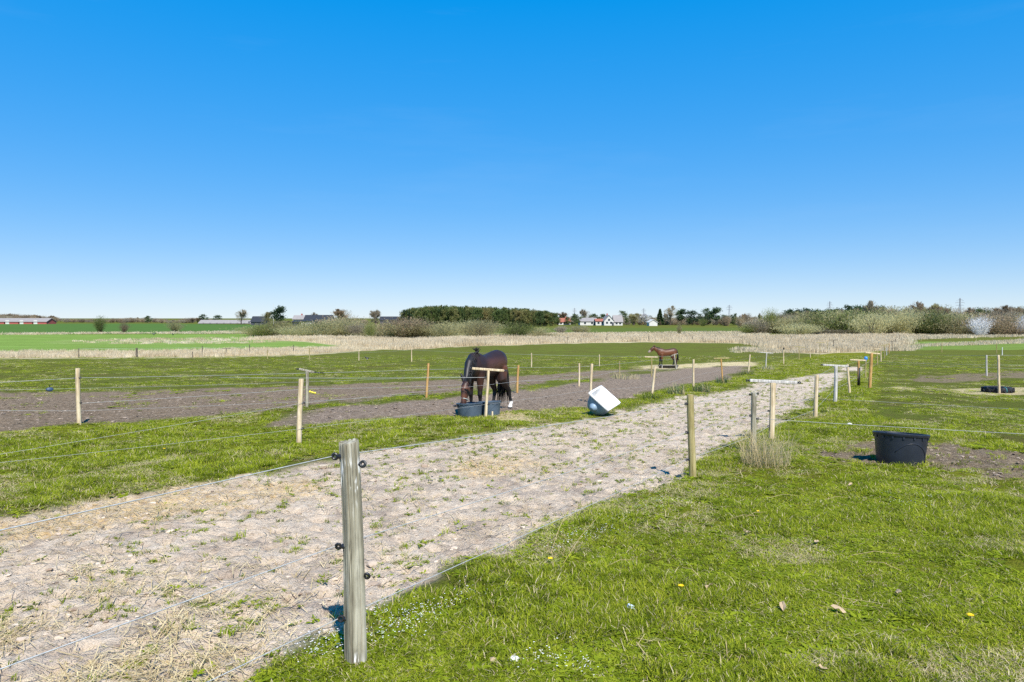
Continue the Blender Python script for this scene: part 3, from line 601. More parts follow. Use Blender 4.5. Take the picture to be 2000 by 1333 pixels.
for i, (u, vb, vt, bar, mt, lb) in enumerate([(1560.5, 702.5, 678, (1551, 677, 1573, 679), M_POST_GREEN, 'greenish T post beyond the post with the dark top'), (1582.5, 699.5, 675.5, None, M_POST_PALE, 'pale post between two greenish T posts in the far paddock'),
        (1601.5, 694, 669.5, (1594, 669, 1611, 670), M_POST_GREEN, 'greenish T post in front of the reeds at the far paddock edge'), (1615.5, 689, 668, None, M_POST_GREEN, 'slim post right of the last greenish T post'), (1628, 687, 664.5, (1620, 664.5, 1636, 664.5), M_POST_DARK, 'thin dark T post half hidden in the reeds')]):
    post('B%d' % (10+i), u, vb, vt, mt, lb, r=0.042, bar=bar, group=GB)
GC = 'posts along the upper side of the dirt track'
post('C1', 154, 829, 720, M_POST_PALE, 'pale round post at the edge of the bare soil, leftmost post in view', ut=152, r=0.045, ins=[(-1, 739), (1, 738), (1, 787)], group=GC)
post('C2', 599, 797.5, 725, M_POST_GREY, 'grey T post with a short tilted crossbar and a yellow gate handle', ut=600, r=0.043, bar=(584, 721, 613, 727.5), group=GC)
post('C3', 833, 779, 710, M_POST_ORANGE, 'brownish leaning post left of the dark horse', ut=836.5, r=0.042, group=GC)
post('C4', 1010, 767.5, 714, M_POST_ORANGE, 'brownish leaning post just right of the dark horse', ut=1012.5, r=0.042, group=GC)
post('C5', 1130.5, 756, 710, M_POST_PALE, 'pale post in grass left of the post behind the bathtub', ut=1131.5, r=0.04, group=GC)
post('C6', 1210, 738.5, 706, M_POST_GREEN, 'greenish post between the bathtub post and the far T post', r=0.038, group=GC)
post('C7', 1272.5, 735, 698, M_POST_GREEN, 'thin T post with pale crossbar below the small horse', r=0.038, bar=(1259, 697.5, 1285, 698), barmat=M_POST_PALE, group=GC)
post('C8', 1320, 720, 693, M_POST_GREY, 'grey post with a slanted arm beside the small horse', ut=1317, r=0.05, bar=(1311, 695, 1324, 691), group=GC)
GD = 'posts across the green paddock'
for i, (u, vb, vt, bar, mt, lb) in enumerate([(522.5, 702.5, 683, None, M_POST_GREEN, 'thin post left of the far T post in the green paddock'), (604.5, 704, 681, (595, 680.5, 613, 680.5), M_POST_GREEN, 'thin T post in the green paddock against the dry grass'),
        (701, 704.5, 687, None, M_POST_PALE, 'thin pale post beside the magpie'), (804, 707.5, 681, None, M_POST_PALE, 'thin pale post in the paddock far left of the dark horse'), (1038, 718, 690, None, M_POST_PALE, 'thin pale post in the paddock behind the dark horse'), (1170.5, 715, 693, None, M_POST_PALE, 'thin pale post in the paddock left of the small horse')]):
    post('D%d' % i, u, vb, vt, mt, lb, r=0.04, bar=bar, group=GD)
GE = 'thin dark posts along the far field fence'
for i, (u, vb, vt, bar, r) in enumerate([(154, 700, 681, None, .045), (267, 698.5, 680, None, .11), (376, 699, 687, None, .05), (395, 694, 676, None, .05), (442, 695, 681, (434, 681, 451, 681), .05), (487.5, 692, 673, None, .05), (573, 690, 673.5, None, .05),
        (768, 673.5, 661, None, .06), (865, 675, 664, None, .06), (1036, 669, 660.5, None, .06), (1108.5, 670.5, 659, (1103, 659, 1112, 659), .06), (1184, 669, 657.5, None, .06), (1267.5, 668, 656, None, .07), (1353, 668, 656, None, .06), (1449.5, 671, 657.5, None, .06)]):
    post('E%d' % i, u, vb, vt, M_POST_DARK, ['first', 'thick second', 'third', 'fourth', 'T-shaped fifth', 'sixth', 'seventh', 'eighth', 'ninth', 'tenth', 'T-shaped eleventh', 'twelfth', 'thirteenth', 'fourteenth', 'fifteenth'][i] + ' thin dark post from the left in the far fence', bar=bar, r=r, group=GE)
GR = 'posts of the right paddock'
post('R1', 1952, 767, 694, M_POST_PALE, 'tall pale post in front of the tractor tyre', ut=1949.5, r=0.042, group=GR)
post('R2', 1927, 735, 694, M_POST_SILVER, 'whitish post behind and left of the tractor tyre', r=0.04, group=GR)
post('R3', 1839.5, 689, 668, M_POST_GREEN, 'thin greenish post at the far edge of the right paddock', r=0.045, group=GR)
post('R4', 1946.5, 691, 671, M_POST_GREEN, 'thin post at the far right paddock edge beside a short white post', r=0.045, group=GR)
post('R5', 1957.5, 694, 679, M_WHITE, 'short white post at the far edge of the right paddock', r=0.045, group=GR)

def rope(pts, label, r=0.0026, sag=0.012, name='fence_rope'):
    out = []
    for i in range(len(pts)-1):
        a, b = Vector(pts[i]), Vector(pts[i+1]); L = (b-a).length; k = 8
        for j in range(k):
            t = j/k; q = a.lerp(b, t); q.z -= sag*min(L, 12)/6*4*t*(1-t); out.append(q)
    out.append(Vector(pts[-1])); m = MB(); m.tube(out, r, 6)
    return tag(link(name, m.mesh('fence_rope', M_ROPE, True)), label, 'rope', 'electric fence ropes')
def on(key, v, sd=0, r=0.045):
    """point on a post at image row v, on its left (-1) or right (+1)"""
    b, h, lean = POST[key]; z = px_at(0, v, b.y).z; return Vector((b.x+lean[0]*(z-b.z)/h+sd*(r+0.035), b.y-0.012, z))
d0 = Vector((-0.535, -0.845, 0))
for (v1, v2, v3, v4, v5, v6, lb) in [(891, 789, 771, 745, 736, 716, 'topmost white rope on the nearest grey post'), (1066, 845, 812, 803, 774, 735, 'middle white rope on the nearest grey post'), (1207, 898, 854, 833, 801, 760, 'lowest white rope on the nearest grey post, close to the grass')]:
    p1 = on('A1', v1, -1, .055); p2 = on('A2', v2, -1); p3 = on('A3', v3, -1); p4 = on('A4', v4, -1, .02); p5 = on('A5', v5, -1, .0); p6 = on('A6', v6, -1, .0); p8 = on('A8', 706+ (v6-716)*.7, -1, 0); p12 = on('A12', 684+(v6-716)*.45, 0); p16 = on('A16', 669+(v6-716)*.3, 0)
    rope([p1+d0*7.2+Vector((0, 0, 0.02)), p1, p2, p3, p4, p5, p6, p8, p12, p16], lb)
for v, w_, lb in [(818, 'A3', 'white rope from the tussock post across the right paddock in front of the tub')]:
    p = on('A3', 818, 1); rope([p, px_at(2000, 848, 10.6), px_at(2400, 868, 9.4)], lb, 0.0034)
rope([on('A6', 780, 1), px_at(2000, 800, 19.4), px_at(2300, 813, 18)], 'low white rope from the silver T post across the right paddock', 0.0036)
rope([on('A11', 710, 1), px_at(1927, 718.5, POST['R2'][0].y), px_at(2200, 724, 36)], 'lower white rope running right from the post row past the tyre', 0.005)
rope([on('A15', 692.5, 1), px_at(1927, 695, POST['R2'][0].y), px_at(1950, 694, 40), px_at(2200, 697, 36)], 'upper white rope running right to the whitish post', 0.006)
rope([px_at(2200, 714, 36), px_at(1927, 713, POST['R2'][0].y), on('A11', 707, 1)], 'middle white rope behind the tractor tyre', 0.006)
# left fences
for v0, v1, v2, v3, v4, v5, lb in [(880, 787, 752, 727, 713, 705, 'upper rope of the fence along the grass strip'), (906, 837, 790, 762, 745, 722, 'lower rope of the fence along the grass strip')]:
    a = on('B1', v1, 1); rope([px_at(-150, 912 if v0 < 900 else 920, 10.0), a, on('B2', v2, 0, 0), on('B3', v3, 0, 0), on('B4', v4+10, 0, 0), on('B5', v5+12, 0, 0), on('B7', 700+(v5-705)*.6, 0, 0), on('B10', 683+(v5-705)*.4, 0, 0), on('B12', 673+(v5-705)*.3, 0, 0)], lb, 0.0022)
rope([px_at(-150, 755, 14.2), on('C1', 738.5, 0), on('C2', 729, 0), on('C3', 722, 0), on('C4', 718, 0), on('C5', 717, 0), on('C7', 704, 0), on('C8', 701, 0)], 'top white rope from the leftmost post past the grey T post', 0.0042)
rope([px_at(-150, 764, 14.2), on('C1', 759, 0), on('C2', 746, 0), on('C3', 737, 0), on('C4', 733, 0)], 'thin second rope from the leftmost post', 0.0025)
rope([on('C1', 788, 1), on('C2', 760, 0), on('C3', 755, 0), on('C4', 745, 0), on('C5', 740, 0), on('C6', 724, 0)], 'low rope from the leftmost post over the bare soil', 0.004)
rope([px_at(-150, 800, 14.6), on('C1', 803, 0), on('C2', 784, 0), on('C3', 769, 0)], 'lowest rope over the bare soil', 0.003)
rope([px_at(430, 738, 19), on('B2', 737.5, -1, 0)], 'bright white rope ending on the T post at the horse', 0.005)
rope([on('D0', 684, 0), on('D1', 685, 0), on('D2', 690, 0), on('D3', 684, 0), on('D4', 693, 0), on('D5', 696, 0), on('C8', 696, 0)], 'thin rope across the green paddock behind the horses', 0.006)
rope([on('E0', 681, 0), on('E1', 681, 0), on('E3', 679, 0), on('E4', 681.5, 0), on('E5', 676, 0)], 'thin wire along the far field fence', 0.008)
# handles and reel on the left fence
m = MB(); m.tube([(0, 0, 0), (0.02, 0, 0), (0.03, 0, 0), (0.11, 0, 0), (0.125, 0, 0), (0.15, 0, 0)], [0.012, 0.028, 0.016, 0.014, 0.024, 0.008], 12)
gh = m.mesh('gate_handle', M_YELLOW, True); dC2 = POST['C2'][0].y
o = link('gate_handle', gh, None, px_at(603.5, 765, dC2-0.06), rot=(0, R(14), 0)); o.scale = (1.35, 1.35, 1.35); tag(o, 'yellow plastic gate handle on the grey T post', 'handle')
m = MB(); m.tube([(0, 0, 0), (0.03, 0, 0), (0.04, 0, 0), (0.13, 0, 0), (0.14, 0, 0), (0.2, 0, 0)], [0.008, 0.022, 0.015, 0.015, 0.022, 0.006], 12)
o = link('gate_handle', m.mesh('gate_handle', M_BLACK, True), None, px_at(620, 728.5, dC2-0.05), rot=(0, R(3), 0)); tag(o, 'black plastic gate handle on the rope by the grey T post', 'handle')
rt = tag(empty('rope_reel', px_at(97, 761, 14.6), 0.3), 'dark blue rope reel hanging on the fence left of the leftmost post', 'reel')
m = MB(); m.lathe([(0.001, -0.035), (0.06, -0.035), (0.065, -0.028), (0.03, -0.02), (0.03, 0.02), (0.065, 0.028), (0.06, 0.035), (0.001, 0.035)], 20); link('spool', m.mesh('spool', plain('reel_blue', (0.03, 0.06, 0.12), .5, .4, .2), True), rt, rot=(R(80), 0, R(25)))
m = MB(); m.tube([(0, 0, 0.09), (0, 0, 0.14), (0.02, 0, 0.16), (0.045, 0, 0.14)], 0.008, 6); link('hook', m.mesh('hook', M_BLACK, True), rt); rt.scale = (1, 1, .62)

# ------------------------------------------------------------------ horses
def coat_material(name):
    k = NT(name); a = k.n('ShaderNodeAttribute', attribute_name='coat'); f = k.noise(k.coord('Object'), 5, 4)
    k.col(k.mix(k.ramp(f, [(0.35, (0.25, 0.25, 0.25)), (0.65, (0, 0, 0))]), a.outputs['Color'], (0.01, 0.006, 0.004)))
    k.bump(k.noise(k.coord('Object', (20, 20, 60)), 1, 3), 0.08, 0.01)
    k.b.inputs['Sheen Weight'].default_value = 0.0
    return k.set(0.5, 0.4)
M_HAIR = plain('black_horse_hair', (0.008, 0.007, 0.007), 0.65, 0.35, 0.3, 30)
M_EYE = plain('horse_eye', (0.004, 0.003, 0.003), 0.1, 0.6, 0.1)
def remesh(mb, voxel, it):
    me = mb.mesh('tmp'); bm = bmesh.new(); bm.from_mesh(me); bmesh.ops.recalc_face_normals(bm, faces=bm.faces[:]); bm.to_mesh(me); bm.free()
    o = bpy.data.objects.new('tmp', me); COL.objects.link(o)
    r = o.modifiers.new('r', 'REMESH'); r.mode = 'VOXEL'; r.voxel_size = voxel
    sm = o.modifiers.new('s', 'SMOOTH'); sm.iterations = it; sm.factor = 0.5
    dg = bpy.context.evaluated_depsgraph_get(); dg.update(); me2 = bpy.data.meshes.new_from_object(o.evaluated_get(dg))
    bpy.data.objects.remove(o); return me2
def loft(m, secs, n=20):
    """secs: (centre, half width along y, half height, tilt) rings perpendicular to the path in the x-z plane"""
    P = [Vector(s[0]) for s in secs]; vs = []; fs = []
    for i, (c, a, b) in enumerate(secs):
        t = (P[min(i+1, len(P)-1)]-P[max(i-1, 0)]).normalized(); y = Vector((0, 1, 0)); up = y.cross(t).normalized()*-1
        y = t.cross(up).normalized()
        for k in range(n):
            q = 2*math.pi*k/n; vs.append(P[i] + y*math.cos(q)*a + up*math.sin(q)*b)
    for i in range(len(secs)-1):
        for k in range(n): fs.append((i*n+k, i*n+(k+1) % n, (i+1)*n+(k+1) % n, (i+1)*n+k))
    fs.append(tuple(range(n-1, -1, -1))); fs.append(tuple((len(secs)-1)*n+k for k in range(n))); m.add(vs, fs)
def horse(name, label, loc, rz, scale, neck, head, legs, coat, mat, mane, tail, voxel=0.014, extras=None):
    m = MB()
    loft(m, [((-1.0, 0, 1.2), .07, .1), ((-.95, 0, 1.23), .18, .23), ((-.84, 0, 1.26), .245, .32), ((-.68, 0, 1.27), .275, .35), ((-.48, 0, 1.26), .265, .33), ((-.2, 0, 1.22), .265, .31), ((.1, 0, 1.19), .265, .32), ((.32, 0, 1.21), .24, .36), ((.5, 0, 1.2), .235, .37), ((.64, 0, 1.16), .2, .3), ((.74, 0, 1.13), .14, .2), ((.8, 0, 1.12), .07, .1)], 24)
    loft(m, [((.25, 0, 1.46), .07, .06), ((.4, 0, 1.5), .075, .075), ((.55, 0, 1.46), .07, .07)], 12)     # withers
    loft(m, neck, 20); loft(m, head, 18)
    for (side, pts) in legs:
        m.tube([(x, y, z) for (x, y, z, r) in pts], [r for (x, y, z, r) in pts], 14)
        for sx in (1,): pass
    # ears at the poll
    hp = Vector(head[0][0]); hd = (Vector(head[-1][0])-hp).normalized(); up = Vector((0, 1, 0)).cross(hd)*-1
    for sg in (-1, 1):
        b = hp+Vector((0, sg*.065, 0))+up*.07; tip = b - hd*.17 + up*.09 + Vector((0, sg*.06, 0)); m.tube([b+hd*.03, b*.6+tip*.4, b*.3+tip*.7, tip], [.03, .042, .034, .01], 8)
    me = remesh(m, voxel, 7); n = len(me.vertices); V = np.empty(n*3, np.float32); me.vertices.foreach_get('co', V); V = V.reshape(-1, 3)
    C = coat(V, hp, hd); a = me.attributes.new('coat', 'FLOAT_COLOR', 'POINT'); cc = np.ones((n, 4), np.float32); cc[:, :3] = C; a.data.foreach_set('color', cc.ravel())
    me.polygons.foreach_set('use_smooth', np.ones(len(me.polygons), bool)); me.materials.clear(); me.materials.append(mat)
    root = tag(empty(name, loc, rz), label, 'horse'); root.scale = (scale,)*3
    link('body', me, root)
    link('mane', mane(), root); link('tail', tail(), root)
    e = MB(); e.lathe([(0.001, -.02), (.012, -.016), (.02, 0), (.012, .016), (.001, .02)], 10); em = e.mesh('eye', M_EYE, True)
    w_eye = None
    for i in range(len(head)-1):
        if i == 1: w_eye = (Vector(head[1][0]).lerp(Vector(head[2][0]), .25), head[1][1])
    for sg in (-1, 1): link('eye', em, root, w_eye[0]+Vector((0, sg*(w_eye[1]*.93), 0))+up*.045)
    if extras: extras(root, hp, hd, up)
    return root
def std_legs(fl=(0, 0), fr=(0, 0), hl=(0, 0), hr=(0, 0), k=1.0):
    L = []
    for sg, (dx, dy) in ((1, fl), (-1, fr)):
        y = .15*sg
        L.append((sg, [(.44, y*.9, 1.12, .15), (.46, y, .95, .115), (.46+dx*.2, y, .8, .082), (.46+dx*.5, y+dy*.4, .6, .062), (.47+dx*.6, y+dy*.5, .5, .062), (.45+dx*.65, y+dy*.6, .42, .046), (.45+dx*.8, y+dy*.8, .28, .037), (.45+dx, y+dy, .16, .047), (.48+dx, y+dy, .09, .04), (.5+dx, y+dy, .05, .056), (.51+dx, y+dy, 0, .064)]))
    for sg, (dx, dy) in ((1, hl), (-1, hr)):
        y = .16*sg
        L.append((sg, [(-.7, y*.75, 1.15, .19), (-.67, y*.9, .98, .165), (-.64, y*1.05, .84, .14), (-.74+dx*.3, y+dy*.2, .68, .09), (-.86+dx*.5, y+dy*.4, .54, .064), (-.89+dx*.6, y+dy*.5, .47, .06), (-.87+dx*.7, y+dy*.6, .38, .047), (-.85+dx*.85, y+dy*.8, .26, .041), (-.85+dx, y+dy, .16, .05), (-.81+dx, y+dy, .09, .043), (-.79+dx, y+dy, .05, .058), (-.78+dx, y+dy, 0, .066)]))
    return [(sg, [(x, y, z, r*(k if z < .9 else 1)) for x, y, z, r in p]) for sg, p in L]
def big_coat(V, hp, hd):
    x, y, z = V.T; n = len(V); C = np.tile(np.array([.024, .01, .0075]), (n, 1))
    warm = sstep(.95, 1.2, z)*sstep(1.52, 1.3, z)*sstep(.35, .1, x)*sstep(.1, .22, np.abs(y)); C += warm[:, None]*np.array([.045, .016, .007])
    thigh = sstep(.75, .95, z)*sstep(1.3, 1.1, z)*sstep(-.5, -.68, x); C += thigh[:, None]*np.array([.075, .025, .009])
    arm = sstep(.62, .78, z)*sstep(1.1, .95, z)*sstep(.3, .42, x)*sstep(.62, .56, x); C += arm[:, None]*np.array([.03, .011, .006])
    nk = sstep(.62, .75, x)*sstep(.84, .95, z); C = C*(1-nk[:, None])+nk[:, None]*np.array([.011, .01, .011])
    leg = sstep(.66, .52, z)*sstep(.78, .7, np.abs(x-.1)*.0+.0); leg = sstep(.68, .52, z)*(x < .72); C = C*(1-leg[:, None])+leg[:, None]*np.array([.009, .007, .007])
    t = (V-np.array(hp)) @ np.array(hd); hm = (x > .78)*sstep(.0, .08, t)*(z < .98); face = hm*sstep(.6, .45, t); C = C*(1-hm[:, None])+hm[:, None]*np.array([.035, .014, .009]); C += (face*sstep(.1, .2, t))[:, None]*np.array([.07, .026, .012])*(1-sstep(.22, .3, t)*sstep(.4, .32, t)*.85)[:, None]
    sock = (z < .2)*(x < -.9)*(y > 0); s = sock*sstep(.21, .17, z)*sstep(.02, .05, z); C = C*(1-s[:, None])+s[:, None]*np.array([.75, .72, .68])
    return C
def big_mane():
    m = MB(); pts = []
    cr = [(.38, .0, 1.62), (.52, .02, 1.6), (.7, .04, 1.49), (.88, .08, 1.31), (1.0, .11, 1.13), (1.08, .13, 1.0), (1.12, .13, .93)]
    for i in range(60):
        t = i/59*(len(cr)-1); k = min(int(t), len(cr)-2); q = Vector(cr[k]).lerp(Vector(cr[k+1]), t-k); pts.append(q+Vector((0, .035+.012*math.sin(i*1.3), .006*math.cos(i*1.3))))
    m.tube(pts, [.022+.010*math.sin(i*1.3) for i in range(60)], 8)
    for i in range(26):
        a = Vector((.40, .01, 1.61)); q = Vector((random.gauss(-.02, .05), random.gauss(0, .05), random.uniform(.06, .14))); m.tube([a, a+q*.6, a+q], [.012, .008, .002], 4)
    for i in range(40):
        t = random.uniform(.3, 5.6); k = min(int(t), 5); q = Vector(cr[k]).lerp(Vector(cr[k+1]), t-k); e = q+Vector((random.gauss(.02, .03), .09+random.uniform(0, .06), random.uniform(-.22, -.1))); m.tube([q, q.lerp(e, .5)+Vector((0, .04, .03)), e], [.014, .011, .003], 4)
    for i in range(16):
        a = Vector((1.12, .13+random.gauss(0, .03), .92)); e = a+Vector((random.uniform(.07, .13), random.gauss(0, .03), random.uniform(-.3, -.15))); m.tube([a, a.lerp(e, .5)+Vector((.05, 0, 0)), e], [.012, .01, .003], 4)
    return m.mesh('mane', M_HAIR, True)
def mk_tail(length=1.1, spread=.09, base=(-.97, 0, 1.36)):
    def f():
        m = MB(); b = Vector(base); m.tube([b+Vector((.06, 0, .02)), b+Vector((-.05, 0, -.02)), b+Vector((-.09, 0, -.18)), b+Vector((-.09, 0, -.5))], [.04, .05, .06, .05], 8)
        for i in range(60):
            a = random.uniform(0, 6.28); r_ = spread*random.random()**.5; o = Vector((math.cos(a)*r_, math.sin(a)*r_, 0)); L = length*random.uniform(.75, 1.0)
            m.tube([b+Vector((-.07, 0, -.1))+o*.4, b+Vector((-.1, 0, -.4))+o, b+Vector((-.09, 0, -L*.75))+o*1.3, b+Vector((-.07, 0, -L))+o*(1.1+random.random())], [.016, .016, .012, .003], 4)
        return m.mesh('tail', M_HAIR, True)
    return f
def halter(root, hp, hd, up):
    m = MB(); c = hp+hd*.46+Vector((0, .005, 0)); pts = [c+Vector((0, math.cos(a)*.085, 0))+up*math.sin(a)*.1 for a in np.linspace(0, 2*math.pi, 20)]; m.tube(pts, .011, 6, cap=False)
    link('halter', m.mesh('halter', plain('halter_webbing', (.4, .45, .42), .7, .3, .2), True), root)
hz = R(180+63); hx = px_at(931, 805, 18.85)
hp0 = (hx.x-.0, 18.25); zf = H1(hp0[0], hp0[1])
fwd = Vector((-math.sin(R(28)), -math.cos(R(28)), 0)); ang = math.atan2(fwd.y, fwd.x); SC = 0.985
loc = Vector((hp0[0], hp0[1], 0)) - fwd*0.45*SC
loc.z = H1(loc.x, loc.y)-0.01
horse('dark_horse', 'dark bay horse with black mane feeding from a tub, one white hind foot', loc, ang, SC,
      [((.42, 0, 1.28), .21, .32), ((.58, 0, 1.3), .18, .29), ((.76, .03, 1.24), .14, .22), ((.9, .07, 1.1), .112, .17), ((1.0, .1, .96), .095, .135), ((1.05, .12, .86), .09, .12), ((1.08, .125, .8), .07, .09)],
      [((1.06, .12, .89), .07, .075), ((1.11, .13, .81), .105, .13), ((1.16, .135, .69), .108, .145), ((1.21, .14, .57), .088, .12), ((1.25, .145, .46), .068, .09), ((1.28, .15, .36), .066, .078), ((1.3, .15, .29), .06, .064), ((1.31, .15, .26), .03, .035)],
      std_legs(fl=(.02, .0), fr=(-.04, -.0), hl=(-.22, .08), hr=(.06, 0), k=1.08), big_coat, coat_material('dark_bay_coat'), big_mane, mk_tail(1.28, .13), extras=halter)
def small_coat(V, hp, hd):
    x, y, z = V.T; n = len(V); C = np.tile(np.array([.125, .043, .015]), (n, 1))
    dk = sstep(1.3, 1.52, z)*(x < .9); C = C*(1-dk[:, None]*.7)+dk[:, None]*.7*np.array([.05, .02, .01])
    leg = sstep(.72, .55, z); C = C*(1-leg[:, None])+leg[:, None]*np.array([.012, .009, .008])
    rear = sstep(-.82, -.95, x); C = C*(1-rear[:, None])+rear[:, None]*np.array([.05, .02, .01])
    t = (V-np.array(hp)) @ np.array(hd); h = (x > 1.14)*(z > 1.1); mz = h*sstep(.42, .5, t); C = C*(1-h[:, None]*.4); C = C*(1-mz[:, None])+mz[:, None]*np.array([.3, .24, .2])
    return C
def small_mane():
    m = MB(); cr = [(.4, 0, 1.58), (.6, 0, 1.63), (.8, 0, 1.67), (.98, 0, 1.73), (1.12, 0, 1.78)]
    for i in range(90):
        t = random.uniform(0, 3.99); k = int(t); q = Vector(cr[k]).lerp(Vector(cr[k+1]), t-k); e = q+Vector((random.gauss(0, .03), random.choice((-1, 1))*.11, random.uniform(-.28, -.1))); m.tube([q, q.lerp(e, .4)+Vector((0, 0, .05)), e], [.02, .016, .004], 4)
    m.tube([Vector(q)+Vector((0, 0, -.03)) for q in cr], [.03, .06, .065, .06, .045], 8); m.tube([(1.12, 0, 1.78), (1.22, 0, 1.74), (1.3, 0, 1.66)], [.045, .04, .015], 6)
    return m.mesh('mane', M_HAIR, True)
sp = at(1301, 715.5); sp.z = H1(sp.x, sp.y)
horse('brown_horse', 'small bright bay horse with pale muzzle standing by the feeder in the far paddock', sp, R(180+8), 0.84,
      [((.4, 0, 1.28), .2, .34), ((.58, 0, 1.34), .18, .3), ((.78, 0, 1.43), .145, .23), ((.95, 0, 1.53), .12, .185), ((1.08, 0, 1.6), .1, .15), ((1.15, 0, 1.64), .08, .11)],
      [((1.1, 0, 1.69), .08, .09), ((1.17, 0, 1.63), .12, .16), ((1.28, 0, 1.54), .12, .17), ((1.4, 0, 1.44), .1, .14), ((1.5, 0, 1.36), .085, .115), ((1.58, 0, 1.3), .082, .1), ((1.64, 0, 1.25), .07, .08), ((1.67, 0, 1.23), .035, .04)],
      std_legs(fl=(.0, 0), fr=(.1, 0), hl=(-.05, 0), hr=(.12, 0), k=1.3), small_coat, coat_material('bright_bay_coat'), small_mane, mk_tail(.95, .07), voxel=.018)
# feeder beside the small horse
fr_ = tag(empty('feed_trough', at(1305, 718.5)), 'low black feed trough on a grey frame at the feet of the small horse', 'trough')
m = MB(); w1, w2, l1, h1 = .22, .2, .7, .2; 
prof = [(-l1, -w1), (l1, -w1), (l1, w1), (-l1, w1)]; vs = [(x*.9, y*.7, .02) for x, y in prof]+[(x, y, h1) for x, y in prof]+[(x*.94, y*.85, h1) for x, y in prof]+[(x*.86, y*.6, .06) for x, y in prof]
fs = [(3, 2, 1, 0)]+[(a+i, a+(i+1) % 4, a+4+(i+1) % 4, a+4+i) for a in (0, 4, 8) for i in range(4)]+[(12, 13, 14, 15)]; m.add(vs, fs); link('basin', m.mesh('basin', M_BLACK), fr_)
for sx in (-.6, .7):
    m = MB(); m.box((sx*.8, -.25, .1), (.05, .04, .26)); m.box((sx*.8, .25, .1), (.05, .04, .26)); m.box((sx*.8, 0, .22), (.05, .54, .03)); link('support', m.mesh('support', M_POST_SILVER), fr_)

# ------------------------------------------------------------------ tubs, bathtub, tyre
def round_tub(name, label, loc, r, h, mat, tilt=(0, 0), arc=True, handles=True, rz=0):
    root = tag(empty(name, loc), label, 'tub'); root.rotation_euler = (tilt[0], tilt[1], rz)
    m = MB(); r0 = r*.84
    m.lathe([(.001, .012), (r0*.9, .012), (r0, 0), (r0*1.012, .02), (r*.965, h*.86), (r*.97, h*.9), (r*1.0, h*.9), (r*1.03, h*.95), (r*1.03, h*.985), (r*1.01, h), (r*.95, h), (r*.935, h*.96), (r*.93, h*.9), (r0*.96, .04), (.001, .035)], 48)
    link('shell', smooth_by_angle(m.mesh('shell', mat), 35), root)
    for k in range(16):
        a = 2*math.pi*k/16; m = MB(); m.box((0, 0, 0), (.012, .022, h*.07), Matrix.Rotation(a, 3, 'Z')); 
        if k == 0: rib = m.mesh('rib', mat)
        o = link('rib', rib, root, (math.cos(a)*r*.985, math.sin(a)*r*.985, h*.86), rot=(0, 0, a))
    if handles:
        for a in (R(200), R(20)):
            m = MB(); m.tube([Vector((.0, -.09, 0)), Vector((.07, -.08, 0)), Vector((.09, 0, -.0)), Vector((.07, .08, 0)), Vector((0, .09, 0))], .014, 8); link('handle', m.mesh('handle', M_BLACK, True), root, (math.cos(a)*r*.98, math.sin(a)*r*.98, h*.83), rot=(0, 0, a))
    if arc:
        m = MB(); pts = []
        for t in np.linspace(0, 1, 24):
            a = R(-130)+R(95)*t; zz = h*(.08+.62*math.sin(math.pi*min(1, t*.85+.15))**.8); rr = (r0*1.012+(r*.965-r0*1.012)*(zz/(h*.86)))+.001; pts.append((math.cos(a)*rr, math.sin(a)*rr, zz))
        m.tube(pts, .006, 6); link('moulded_ridge', m.mesh('moulded_ridge', mat, True), root)
    return root
p = at(1772, 908); p.y += .2; p.z = H1(p.x, p.y)-.02
round_tub('feed_tub', 'black round feed tub standing on bare mud in the right paddock', p, .38, .47, M_TUB_DARK, (R(-5), R(3.5)), True, False)
p = at(917, 817); p.y += .3; p.z = H1(p.x, p.y)-.01
round_tub('feed_tub', 'blue grey feed tub under the head of the dark horse', p, .325, .345, M_TUB_BLUE, (R(-3), R(-2)), False, True)
p = at(955, 815.5); p.y += .36; p.z = H1(p.x, p.y)-.01
round_tub('feed_tub', 'blue grey feed tub behind the T post, right of the tub the horse eats from', p, .3, .36, M_TUB_BLUE, (R(-4), R(-3)), False, False)

